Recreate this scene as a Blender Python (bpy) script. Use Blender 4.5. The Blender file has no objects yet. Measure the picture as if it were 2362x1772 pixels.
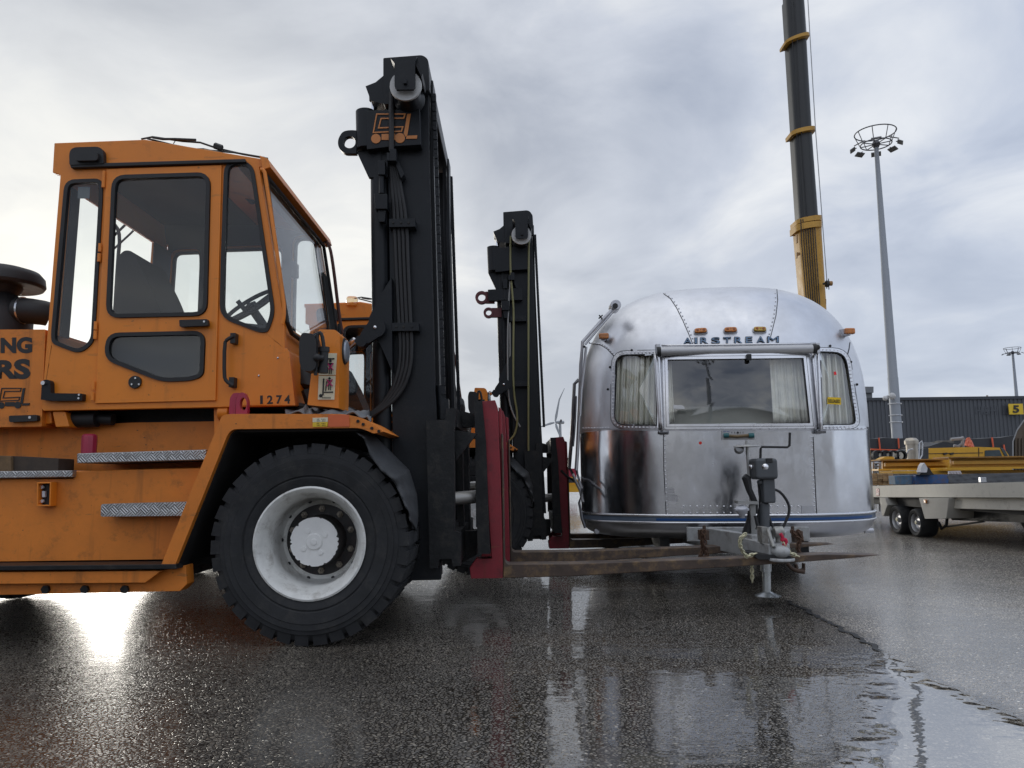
import bpy, bmesh, math, random
from mathutils import Vector, Matrix
from mathutils.noise import noise as mnoise
random.seed(7)
R = math.radians
# ------------------------------------------------------------------ camera
F, CX, CY, H = 1775.0, 1181.0, 886.0, 0.88
PITCH, ROLL = R(6.9), 0.012
cp, sp, cr, sr = math.cos(PITCH), math.sin(PITCH), math.cos(ROLL), math.sin(ROLL)
FW = Vector((0, cp, sp)); R0 = Vector((1, 0, 0)); U0 = Vector((0, -sp, cp))
RT = R0*cr - U0*sr; UP = U0*cr + R0*sr
EYE = Vector((0, 0, H))
sc = bpy.context.scene
cam = bpy.data.objects.new('camera', bpy.data.cameras.new('camera'))
sc.collection.objects.link(cam); sc.camera = cam
cam.matrix_world = Matrix(((RT.x, UP.x, -FW.x, 0), (RT.y, UP.y, -FW.y, 0), (RT.z, UP.z, -FW.z, H), (0, 0, 0, 1)))
cam.data.sensor_width = 36; cam.data.lens = 36*F/2362; cam.data.clip_start = .05; cam.data.clip_end = 6000
# ------------------------------------------------------------------ sky and sun
def ray(px, py):
    return FW + RT*((px-CX)/F) + UP*((CY-py)/F)
SUND = ray(192, 850).normalized()
sc.view_settings.view_transform = 'Standard'; sc.view_settings.look = 'None'
sc.view_settings.exposure = .28; sc.view_settings.gamma = 1
sc.cycles.use_denoising = True; sc.cycles.denoising_prefilter = 'ACCURATE'
sc.cycles.max_bounces = 8; sc.cycles.transparent_max_bounces = 16
sc.cycles.caustics_reflective = False; sc.cycles.caustics_refractive = False
sc.cycles.sample_clamp_indirect = 4
world = bpy.data.worlds.new('World'); sc.world = world; world.use_nodes = True
nt = world.node_tree; nt.nodes.clear()
def N(t, **k):
    n = nt.nodes.new(t)
    for a, b in k.items(): setattr(n, a, b)
    return n
def L(a, b): nt.links.new(a, b)
def mth(op, a, b=None, clamp=False):
    n = N('ShaderNodeMath', operation=op, use_clamp=clamp)
    for i, v in enumerate((a, b)):
        if v is None: continue
        if isinstance(v, (int, float)): n.inputs[i].default_value = v
        else: L(v, n.inputs[i])
    return n.outputs[0]
def mixc(f, a, b, bt='MIX'):
    n = N('ShaderNodeMix', data_type='RGBA', blend_type=bt)
    for i, v in ((0, f), (6, a), (7, b)):
        if isinstance(v, (int, float)): n.inputs[i].default_value = v
        elif isinstance(v, tuple): n.inputs[i].default_value = v+(1,)
        else: L(v, n.inputs[i])
    return n.outputs[2]
tc = N('ShaderNodeTexCoord'); sep = N('ShaderNodeSeparateXYZ'); L(tc.outputs['Generated'], sep.inputs[0])
dx, dy, dz = sep.outputs
zz = mth('ADD', mth('MAXIMUM', dz, 0.0), 0.30)
cmb = N('ShaderNodeCombineXYZ'); L(mth('DIVIDE', dx, zz), cmb.inputs[0]); L(mth('DIVIDE', dy, zz), cmb.inputs[1])
def noi(scale, det, rough, dist, off=0):
    n = N('ShaderNodeTexNoise'); m = N('ShaderNodeMapping')
    L(cmb.outputs[0], m.inputs[0]); m.inputs['Location'].default_value = (off, off*.7, 0)
    L(m.outputs[0], n.inputs['Vector'])
    n.inputs['Scale'].default_value = scale; n.inputs['Detail'].default_value = det
    n.inputs['Roughness'].default_value = rough; n.inputs['Distortion'].default_value = dist
    return n.outputs[0]
def ramp(f, stops):
    n = N('ShaderNodeValToRGB'); L(f, n.inputs[0]); e = n.color_ramp.elements
    e[0].position, e[0].color = stops[0][0], stops[0][1]+(1,)
    e[1].position, e[1].color = stops[1][0], stops[1][1]+(1,)
    for p, c in stops[2:]:
        x = e.new(p); x.color = c+(1,)
    return n.outputs[0]
big = noi(.75, 4, .5, .3, 3.1); fine = noi(2.6, 9, .55, .5, 1.7)
cl = mth('ADD', mth('MULTIPLY', big, .60), mth('MULTIPLY', fine, .42))
clouds = ramp(cl, [(.38, (.24, .285, .39)), (.62, (.82, .825, .825)), (.50, (.47, .51, .60))])
clouds = mixc(mth('MULTIPLY', mth('MAXIMUM', dx, 0.0), .75), clouds, (.46, .53, .66))
# paler band towards the horizon
hz = mth('POWER', mth('SUBTRACT', 1.0, mth('MAXIMUM', dz, 0.0), True), 7.0)
clouds = mixc(mth('MULTIPLY', hz, .55), clouds, (.56, .61, .67))
# bright thin cloud round the hidden sun
dot = N('ShaderNodeVectorMath', operation='DOT_PRODUCT'); L(tc.outputs['Generated'], dot.inputs[0]); dot.inputs[1].default_value = SUND
dt = mth('MAXIMUM', dot.outputs['Value'], 0.0)
g1 = mth('POWER', dt, 5.0); g2 = mth('POWER', dt, 40.0); g3 = mth('POWER', dt, 500.0)
warm = mixc(mth('MULTIPLY', g1, .62), clouds, (.76, .755, .71))
mod = mth('ADD', mth('MULTIPLY', fine, 1.6), .15)
warm = mixc(mth('MULTIPLY', mth('MULTIPLY', g2, mod), .80, True), warm, (1.05, 1.03, .93))
warm = mixc(mth('MULTIPLY', g3, mod, True), warm, (1.5, 1.48, 1.42))
# added brightness in the sky behind the camera, filling faces turned to it
bk = mth('ADD', 1.0, mth('MULTIPLY', mth('MAXIMUM', mth('MULTIPLY', dy, -1.0), 0.0), .30))
up = mth('ADD', bk, mth('MULTIPLY', mth('MAXIMUM', mth('SUBTRACT', dz, .55), 0.0), .9))
vm = N('ShaderNodeVectorMath', operation='SCALE'); L(warm, vm.inputs[0]); L(up, vm.inputs['Scale'])
sky = N('ShaderNodeTexSky', sky_type='NISHITA'); sky.sun_disc = False
sky.sun_elevation = math.asin(SUND.z); sky.sun_rotation = math.atan2(SUND.x, SUND.y)
bg1 = N('ShaderNodeBackground'); L(sky.outputs[0], bg1.inputs[0]); bg1.inputs[1].default_value = .05
bg2 = N('ShaderNodeBackground'); L(vm.outputs[0], bg2.inputs[0]); bg2.inputs[1].default_value = 1.0
ms = N('ShaderNodeMixShader'); ms.inputs[0].default_value = .96; L(bg1.outputs[0], ms.inputs[1]); L(bg2.outputs[0], ms.inputs[2])
wo = N('ShaderNodeOutputWorld'); L(ms.outputs[0], wo.inputs[0])
sun = bpy.data.objects.new('sun', bpy.data.lights.new('sun', 'SUN')); sc.collection.objects.link(sun)
sun.data.energy = .5; sun.data.angle = R(13); sun.data.color = (1, .95, .86)
sun.rotation_euler = SUND.to_track_quat('Z', 'Y').to_euler()
# ------------------------------------------------------------------ picture-to-place mapping
def P(px, py, Y):                       # point of the vertical plane y = Y seen at that pixel
    d = ray(px, py); return EYE + d*(Y/d.y)
def PX(px, py, X):                      # the same for a plane x = X
    d = ray(px, py); return EYE + d*(X/d.x)
def G(px, py, z=0):
    d = ray(px, py); return EYE + d*((z-H)/d.z)
def proj(p):
    v = p-EYE; t = v.dot(FW); return (CX+F*v.dot(RT)/t, CY-F*v.dot(UP)/t)
def wid(Y): return Y*cp/F
# ------------------------------------------------------------------ materials
MATS = {}
def mat(name, col, rough=.5, metal=0, var=.12, vs=6, bump=0, bs=40, dirt=0, dcol=(.03, .025, .02), spec=.5, coat=0, emit=None, wear=0):
    if name in MATS: return MATS[name]
    m = bpy.data.materials.new(name); m.use_nodes = True; t = m.node_tree; b = t.nodes['Principled BSDF']
    b.inputs['Roughness'].default_value = rough; b.inputs['Metallic'].default_value = metal
    b.inputs['Specular IOR Level'].default_value = spec; b.inputs['Coat Weight'].default_value = coat
    tc = t.nodes.new('ShaderNodeTexCoord'); n = t.nodes.new('ShaderNodeTexNoise'); n.inputs['Scale'].default_value = vs
    n.inputs['Detail'].default_value = 6; n.inputs['Roughness'].default_value = .65
    t.links.new(tc.outputs['Object'], n.inputs['Vector'])
    cr_ = t.nodes.new('ShaderNodeValToRGB'); t.links.new(n.outputs[0], cr_.inputs[0])
    e = cr_.color_ramp.elements; e[0].position = .3; e[1].position = .7
    e[0].color = tuple(c*(1-var) for c in col)+(1,); e[1].color = tuple(min(1, c*(1+var)) for c in col)+(1,)
    out = cr_.outputs[0]
    if dirt:
        n2 = t.nodes.new('ShaderNodeTexNoise'); n2.inputs['Scale'].default_value = 9; n2.inputs['Detail'].default_value = 10
        n2.inputs['Roughness'].default_value = .75; t.links.new(tc.outputs['Object'], n2.inputs['Vector'])
        c2 = t.nodes.new('ShaderNodeValToRGB'); t.links.new(n2.outputs[0], c2.inputs[0])
        c2.color_ramp.elements[0].position = .60-.12*dirt; c2.color_ramp.elements[0].color = (0, 0, 0, 1)
        c2.color_ramp.elements[1].position = .74; c2.color_ramp.elements[1].color = (dirt,)*3+(1,)
        mx = t.nodes.new('ShaderNodeMix'); mx.data_type = 'RGBA'; t.links.new(c2.outputs[0], mx.inputs[0])
        t.links.new(out, mx.inputs[6]); mx.inputs[7].default_value = dcol+(1,); out = mx.outputs[2]
    if wear:                            # run-down streaks and small chips
        for (sx, sy, sz, s, lo, hi, amt, cc) in ((14, 14, .9, 1, .60, .74, .45*wear, (.10, .045, .015)), (1, 1, 1, 46, .70, .73, .9*wear, (.06, .035, .02)), (1, 1, 5, 5, .67, .71, .5*wear, (.20, .10, .04))):
            mp = t.nodes.new('ShaderNodeMapping'); mp.inputs['Scale'].default_value = (sx, sy, sz); t.links.new(tc.outputs['Object'], mp.inputs[0])
            nn = t.nodes.new('ShaderNodeTexNoise'); nn.inputs['Scale'].default_value = s; nn.inputs['Detail'].default_value = 5; t.links.new(mp.outputs[0], nn.inputs['Vector'])
            q = t.nodes.new('ShaderNodeMapRange'); t.links.new(nn.outputs[0], q.inputs[0]); q.inputs[1].default_value = lo; q.inputs[2].default_value = hi; q.inputs[4].default_value = amt
            mx = t.nodes.new('ShaderNodeMix'); mx.data_type = 'RGBA'; t.links.new(q.outputs[0], mx.inputs[0]); t.links.new(out, mx.inputs[6]); mx.inputs[7].default_value = cc+(1,); out = mx.outputs[2]
    t.links.new(out, b.inputs['Base Color'])
    mr = t.nodes.new('ShaderNodeMapRange'); t.links.new(n.outputs[0], mr.inputs[0])
    mr.inputs[1].default_value = .3; mr.inputs[2].default_value = .7
    mr.inputs[3].default_value = max(.03, rough-.08); mr.inputs[4].default_value = min(1, rough+.08)
    t.links.new(mr.outputs[0], b.inputs['Roughness'])
    if bump:
        n3 = t.nodes.new('ShaderNodeTexNoise'); n3.inputs['Scale'].default_value = bs; n3.inputs['Detail'].default_value = 4
        t.links.new(tc.outputs['Object'], n3.inputs['Vector'])
        bp = t.nodes.new('ShaderNodeBump'); bp.inputs['Strength'].default_value = 1; bp.inputs['Distance'].default_value = bump
        t.links.new(n3.outputs[0], bp.inputs['Height']); t.links.new(bp.outputs[0], b.inputs['Normal'])
    if emit: b.inputs['Emission Color'].default_value = emit+(1,); b.inputs['Emission Strength'].default_value = 1
    MATS[name] = m; return m
ORANGE = mat('orange_paint', (.76, .228, .017), .42, 0, .07, 2.2, .0004, 60, .3, (.16, .06, .015), wear=.5)
ORANGE2 = mat('worn_orange_paint', (.70, .212, .025), .55, 0, .12, 4, .0006, 50, .6, (.10, .05, .02), wear=1)
BLACKP = mat('black_mast_paint', (.009, .011, .014), .42, 0, .3, 5, .0006, 60, .5, (.03, .03, .03), spec=.28)
BLACKR = mat('black_rubber', (.012, .012, .013), .55, 0, .2, 12)
GREASE = mat('greasy_black_steel', (.012, .013, .014), .5, 0, .4, 9, .002, 40, .8, (.05, .043, .036), spec=.3)
TYRE = mat('tyre_rubber', (.025, .026, .028), .7, 0, .3, 10, .0012, 70, .8, (.055, .053, .05), spec=.3)
WHITEP = mat('white_wheel_paint', (.74, .74, .71), .5, 0, .14, 8, .0006, 30, .8, (.20, .165, .13))
RUST = mat('rusty_primer', (.07, .025, .02), .7, 0, .3, 20, .001, 60)
STEEL = mat('bright_steel', (.55, .56, .58), .3, 1, .1, 10)
GALV = mat('galvanised_steel', (.42, .43, .44), .45, .8, .2, 14, .0005, 60, .4, (.12, .10, .08))
CHROME = mat('chrome', (.8, .8, .82), .12, 1, .03)
REDP = mat('red_fork_paint', (.24, .018, .028), .5, 0, .2, 5, .001, 50, .7, (.04, .012, .015), wear=.8)
MAROON = mat('magenta_red_paint', (.36, .02, .06), .35, 0, .06)
FORKM = mat('bare_fork_steel', (.075, .052, .04), .5, .2, .4, 7, .002, 40, .95, (.30, .19, .085))
INTER = mat('cab_interior', (.028, .03, .034), .7, 0, .15, 8)
LINER = mat('pale_headliner', (.30, .28, .22), .9, 0, .2, 60, .001, 120)
CREAM = mat('cream_sticker', (.72, .66, .48), .5, 0, .04)
BLACKT = mat('black_lettering', (.012, .012, .014), .5, 0, .1)
PINK = mat('magenta_cross', (.5, .03, .16), .5)
REDO = mat('orange_red_sticker', (.62, .13, .04), .5)
YEL = mat('yellow_paint', (.62, .33, .02), .42, 0, .1, 4, 0, 0, .4, (.14, .07, .02))
YELS = mat('yellow_sign', (.74, .50, .03), .5, 0, .05)
WOOD = mat('weathered_wood', (.16, .10, .05), .8, 0, .35, 20, .001, 60)
DWOOD = mat('dark_wet_wood', (.05, .035, .025), .7, 0, .35, 20, .001, 60)
GREYP = mat('grey_paint', (.30, .31, .32), .55, 0, .1, 10)
TONGUE = mat('worn_grey_frame_paint', (.38, .39, .39), .5, .1, .15, 10, .0008, 50, .85, (.10, .06, .035))
def glass(name, tint=(.78, .80, .82), rough=.03, refl=1.0):
    m = bpy.data.materials.new(name); m.use_nodes = True; t = m.node_tree; t.nodes.clear()
    o = t.nodes.new('ShaderNodeOutputMaterial'); tr = t.nodes.new('ShaderNodeBsdfTransparent'); tr.inputs[0].default_value = tint+(1,)
    gl = t.nodes.new('ShaderNodeBsdfGlossy'); gl.inputs['Roughness'].default_value = rough; gl.inputs[0].default_value = (1, 1, 1, 1)
    lw = t.nodes.new('ShaderNodeLayerWeight'); pw = t.nodes.new('ShaderNodeMath'); pw.operation = 'POWER'; pw.inputs[1].default_value = 5; t.links.new(lw.outputs['Facing'], pw.inputs[0])
    fr = t.nodes.new('ShaderNodeMath'); fr.operation = 'MULTIPLY_ADD'; fr.inputs[1].default_value = .96; fr.inputs[2].default_value = .04; t.links.new(pw.outputs[0], fr.inputs[0])
    mp = t.nodes.new('ShaderNodeMath'); mp.operation = 'MULTIPLY'; mp.inputs[1].default_value = refl; mp.use_clamp = True
    t.links.new(fr.outputs[0], mp.inputs[0])
    mx = t.nodes.new('ShaderNodeMixShader'); t.links.new(mp.outputs[0], mx.inputs[0]); t.links.new(tr.outputs[0], mx.inputs[1]); t.links.new(gl.outputs[0], mx.inputs[2])
    t.links.new(mx.outputs[0], o.inputs[0]); return m
GLASS = glass('cab_glass', (.90, .92, .93), .02, .6)
CGLASS = glass('caravan_glass', (.94, .96, .95), .04, 3.0)
AMBER = mat('amber_lens', (.55, .17, .01), .2, 0, .3, 60, .001, 80, coat=.5)
AMBERY = mat('pale_amber_lens', (.50, .30, .02), .2, 0, .3, 60, .001, 80, coat=.5)
# ------------------------------------------------------------------ geometry helpers
COLL = sc.collection
ORG = {}
def arcs(pts, r, n=5):                  # polygon with rounded corners; r a number or one per corner
    out = []; k = len(pts)
    for i, p in enumerate(pts):
        rr = r[i] if isinstance(r, (list, tuple)) else r
        p = Vector(p); a = Vector(pts[i-1]); b = Vector(pts[(i+1) % k])
        da, db = (a-p), (b-p); la, lb = da.length, db.length
        if rr <= 0: out += [tuple(p)]*1; continue
        q = min(rr, la*.48, lb*.48); p0 = p+da/la*q; p1 = p+db/lb*q
        for j in range(n+1):
            t = j/n; out.append(tuple(p0*(1-t)**2 + p*2*t*(1-t) + p1*t*t))
    return out
def inset(pts, d):                      # inset a closed polygon by d (sign found from its area)
    k = len(pts); A = sum(pts[i-1][0]*pts[i][1]-pts[i][0]*pts[i-1][1] for i in range(k)); s = 1 if A > 0 else -1
    out = []
    for i in range(k):
        p = Vector(pts[i]); a = Vector(pts[i-1]); b = Vector(pts[(i+1) % k])
        e1 = (p-a); e2 = (b-p)
        if e1.length < 1e-6: e1 = e2
        if e2.length < 1e-6: e2 = e1
        n1 = Vector((-e1.y, e1.x)).normalized(); n2 = Vector((-e2.y, e2.x)).normalized()
        n = (n1+n2); n = n.normalized() if n.length > 1e-6 else n1
        out.append(tuple(p + n*s*d/max(.5, n.dot(n1))))
    return out
def flat(loops):
    c = bpy.data.curves.new('tmp', 'CURVE'); c.dimensions = '2D'; c.fill_mode = 'BOTH'
    for lp in loops:
        s = c.splines.new('POLY'); s.points.add(len(lp)-1)
        for i, (x, y) in enumerate(lp): s.points[i].co = (x*.01, y*.01, 0, 1)
        s.use_cyclic_u = True
    o = bpy.data.objects.new('tmp', c); COLL.objects.link(o)
    me = bpy.data.meshes.new_from_object(o.evaluated_get(bpy.context.evaluated_depsgraph_get()))
    vs = [(v.co.x*100, v.co.y*100) for v in me.vertices]; fs = [tuple(p.vertices) for p in me.polygons]
    bpy.data.objects.remove(o); bpy.data.curves.remove(c); bpy.data.meshes.remove(me)
    return vs, fs
def textflat(s, bold=0):
    c = bpy.data.curves.new('tmp', 'FONT'); c.body = s; c.offset = bold; c.resolution_u = 4
    o = bpy.data.objects.new('tmp', c); COLL.objects.link(o)
    me = bpy.data.meshes.new_from_object(o.evaluated_get(bpy.context.evaluated_depsgraph_get()))
    vs = [(v.co.x, v.co.y) for v in me.vertices]; fs = [tuple(p.vertices) for p in me.polygons]
    bpy.data.objects.remove(o); bpy.data.curves.remove(c); bpy.data.meshes.remove(me)
    x0 = min(v[0] for v in vs); x1 = max(v[0] for v in vs); y0 = min(v[1] for v in vs); y1 = max(v[1] for v in vs)
    return [((x-x0)/(x1-x0), (y-y0)/(y1-y0)) for x, y in vs], fs
class M:
    def __init__(s): s.bm = bmesh.new()
    def solid(s, vf, f0, f1):
        vs, fs = vf; a = [s.bm.verts.new(f0(*v)) for v in vs]; b = [s.bm.verts.new(f1(*v)) for v in vs]
        cnt = {}
        for f in fs:
            try: s.bm.faces.new([a[i] for i in f]); s.bm.faces.new([b[i] for i in reversed(f)])
            except ValueError: continue
            for i in range(len(f)):
                e = (f[i-1], f[i]); cnt[e] = cnt.get(e, 0)+1
        for (i, j) in cnt:
            if (j, i) not in cnt:
                try: s.bm.faces.new((a[j], a[i], b[i], b[j]))
                except ValueError: pass
        return s
    def prism(s, loops, Y0, Y1):        # pixels on the plane y=Y0, pushed straight back to y=Y1
        if isinstance(loops[0][0], (int, float)): loops = [loops]
        return s.solid(flat(loops), lambda x, y: P(x, y, Y0), lambda x, y: (lambda q: Vector((q.x, Y1, q.z)))(P(x, y, Y0)))
    def prismx(s, loops, X0, X1):
        if isinstance(loops[0][0], (int, float)): loops = [loops]
        return s.solid(flat(loops), lambda x, y: PX(x, y, X0), lambda x, y: (lambda q: Vector((X1, q.y, q.z)))(PX(x, y, X0)))
    def text(s, txt, quad, f, t, bold=0):   # quad TL TR BR BL pixels; f maps a pixel to a place, t moves it by the thickness
        vs, fs = textflat(txt, bold); (ax, ay), (bx, by), (cx, cy), (ex, ey) = quad
        def q(u, v):
            return (ex+(cx-ex)*u)*(1-v)+(ax+(bx-ax)*u)*v, (ey+(cy-ey)*u)*(1-v)+(ay+(by-ay)*u)*v
        return s.solid((vs, fs), lambda u, v: f(*q(u, v)), lambda u, v: f(*q(u, v))+Vector(t))
    def box(s, x0, x1, y0, y1, z0, z1, rot=None, c=None):
        r = bmesh.ops.create_cube(s.bm, size=1); vs = r['verts']
        for v in vs: v.co = Vector((x0+(x1-x0)*(v.co.x+.5), y0+(y1-y0)*(v.co.y+.5), z0+(z1-z0)*(v.co.z+.5)))
        if rot is not None:
            for v in vs: v.co = rot @ (v.co-Vector(c)) + Vector(c)
        return s
    def hexa(s, a, b):                  # two quads joined
        A = [s.bm.verts.new(p) for p in a]; B = [s.bm.verts.new(p) for p in b]; n = len(a)
        s.bm.faces.new(A); s.bm.faces.new(B[::-1])
        for i in range(n): s.bm.faces.new((A[i-1], B[i-1], B[i], A[i]))
        return s
    def tube(s, pts, r, seg=8, closed=False, sm=0):
        pts = [Vector(p) for p in pts]
        for _ in range(sm):
            q = [pts[0]]
            for a, b in zip(pts, pts[1:]): q += [a*.75+b*.25, a*.25+b*.75]
            pts = q+[pts[-1]]
        n = len(pts); rings = []; up = Vector((.13, .31, .94))
        for i, p in enumerate(pts):
            if closed: d = pts[(i+1) % n]-pts[i-1]
            else: d = pts[min(i+1, n-1)]-pts[max(i-1, 0)]
            d.normalize(); u = d.cross(up)
            if u.length < .05: u = d.cross(Vector((1, 0, 0)))
            u.normalize(); v = d.cross(u); rr = r[i] if isinstance(r, (list, tuple)) and len(r) == n else (r if not isinstance(r, (list, tuple)) else r[0])
            rings.append([s.bm.verts.new(p+u*rr*math.cos(2*math.pi*k/seg)+v*rr*math.sin(2*math.pi*k/seg)) for k in range(seg)])
        for i in range(n if closed else n-1):
            a, b = rings[i], rings[(i+1) % n]
            for k in range(seg): s.bm.faces.new((a[k-1], a[k], b[k], b[k-1]))
        if not closed: s.bm.faces.new(rings[0]); s.bm.faces.new(rings[-1][::-1])
        return s
    def cyl(s, a, b, r, r2=None, seg=24): return s.tube([a, b], [r, r if r2 is None else r2], seg)
    def lathe(s, prof, o, ax, seg=48, ph=0):   # prof (radius, distance along ax)
        o = Vector(o); ax = Vector(ax).normalized(); u = ax.cross(Vector((0, 0, 1)))
        if u.length < .1: u = Vector((1, 0, 0))
        u.normalize(); v = ax.cross(u); rings = []
        for r, t in prof:
            if r < 1e-6: rings.append([s.bm.verts.new(o+ax*t)])
            else: rings.append([s.bm.verts.new(o+ax*t+(u*math.cos(2*math.pi*k/seg+ph)+v*math.sin(2*math.pi*k/seg+ph))*r) for k in range(seg)])
        for a, b in zip(rings, rings[1:]):
            for k in range(seg):
                if len(a) == 1 and len(b) == 1: continue
                if len(a) == 1: s.bm.faces.new((a[0], b[k], b[k-1]))
                elif len(b) == 1: s.bm.faces.new((a[k-1], a[k], b[0]))
                else: s.bm.faces.new((a[k-1], a[k], b[k], b[k-1]))
        return s
    def grid(s, f, nu, nv, cu=False):
        g = [[s.bm.verts.new(f(i/nu, j/nv)) for j in range(nv+1)] for i in range(nu if cu else nu+1)]
        for i in range(nu):
            for j in range(nv): s.bm.faces.new((g[i][j], g[(i+1) % len(g)][j], g[(i+1) % len(g)][j+1], g[i][j+1]))
        return s
    def ball(s, c, r, seg=10, sc_=(1, 1, 1)):
        q = bmesh.ops.create_uvsphere(s.bm, u_segments=seg, v_segments=max(4, seg//2), radius=r)
        for v in q['verts']: v.co = Vector((v.co.x*sc_[0], v.co.y*sc_[1], v.co.z*sc_[2]))+Vector(c)
        return s
    def move(s, d):
        for v in s.bm.verts: v.co += Vector(d)
        return s
    def each(s, name, m, parent=None, **k):  # every loose piece an object of its own
        s.bm.verts.ensure_lookup_table(); seen = set(); groups = []
        for v in s.bm.verts:
            if v in seen: continue
            st, g = [v], []; seen.add(v)
            while st:
                w = st.pop(); g.append(w)
                for e in w.link_edges:
                    o = e.other_vert(w)
                    if o not in seen: seen.add(o); st.append(o)
            groups.append(g)
        out = []
        for g in groups:
            q = M(); mp = {v: q.bm.verts.new(v.co) for v in g}
            for f in {f for v in g for f in v.link_faces}: q.bm.faces.new([mp[v] for v in f.verts])
            out.append(q.build(name, m, parent, **k))
        s.bm.free(); return out
    def build(s, name, m, parent=None, bev=0, thick=0, ang=35, label=None, base=None):
        me = bpy.data.meshes.new(name)
        if parent is not None: o0 = ORG[parent.name]
        elif base is not None: o0 = Vector(base)
        else:
            xs = [v.co for v in s.bm.verts]
            o0 = Vector(((min(v.x for v in xs)+max(v.x for v in xs))/2, (min(v.y for v in xs)+max(v.y for v in xs))/2, min(v.z for v in xs)))
        for v in s.bm.verts: v.co -= o0
        bmesh.ops.recalc_face_normals(s.bm, faces=s.bm.faces)
        s.bm.to_mesh(me); s.bm.free(); me.materials.append(m)
        for p in me.polygons: p.use_smooth = True
        me.set_sharp_from_angle(angle=R(ang))
        o = bpy.data.objects.new(name, me); COLL.objects.link(o)
        if parent is not None: o.parent = parent
        else: o.location = o0
        ORG[o.name] = o0
        if thick: md = o.modifiers.new('s', 'SOLIDIFY'); md.thickness = thick
        if bev: md = o.modifiers.new('b', 'BEVEL'); md.width = bev; md.segments = 2; md.limit_method = 'ANGLE'; md.angle_limit = R(40); md.harden_normals = True
        if label: o['label'] = label
        return o
def thing(name, label, cat, loc, group=None):
    o = bpy.data.objects.new(name, None); COLL.objects.link(o); o.location = loc; o.empty_display_size = .1
    ORG[o.name] = Vector(loc); o['label'] = label; o['category'] = cat
    if group: o['group'] = group
    return o
def part(name, parent):                 # an Empty part that only groups its sub-parts
    o = bpy.data.objects.new(name, None); COLL.objects.link(o); o.parent = parent; ORG[o.name] = ORG[parent.name]; return o
def tag(o, label, cat, group=None):
    o['label'] = label; o['category'] = cat
    if group: o['group'] = group
    return o
def struct(o, kind='structure', label=None):
    o['kind'] = kind
    if label: o['label'] = label
    return o
def copy_tree(o, parent=None):
    c = o.copy(); COLL.objects.link(c); c.parent = parent; ORG[c.name] = ORG.get(o.name)
    for ch in [x for x in sc.objects if x.parent == o]: copy_tree(ch, c)
    return c
def px_line(pts, Y): return [P(x, y, Y) for x, y in pts]
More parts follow.
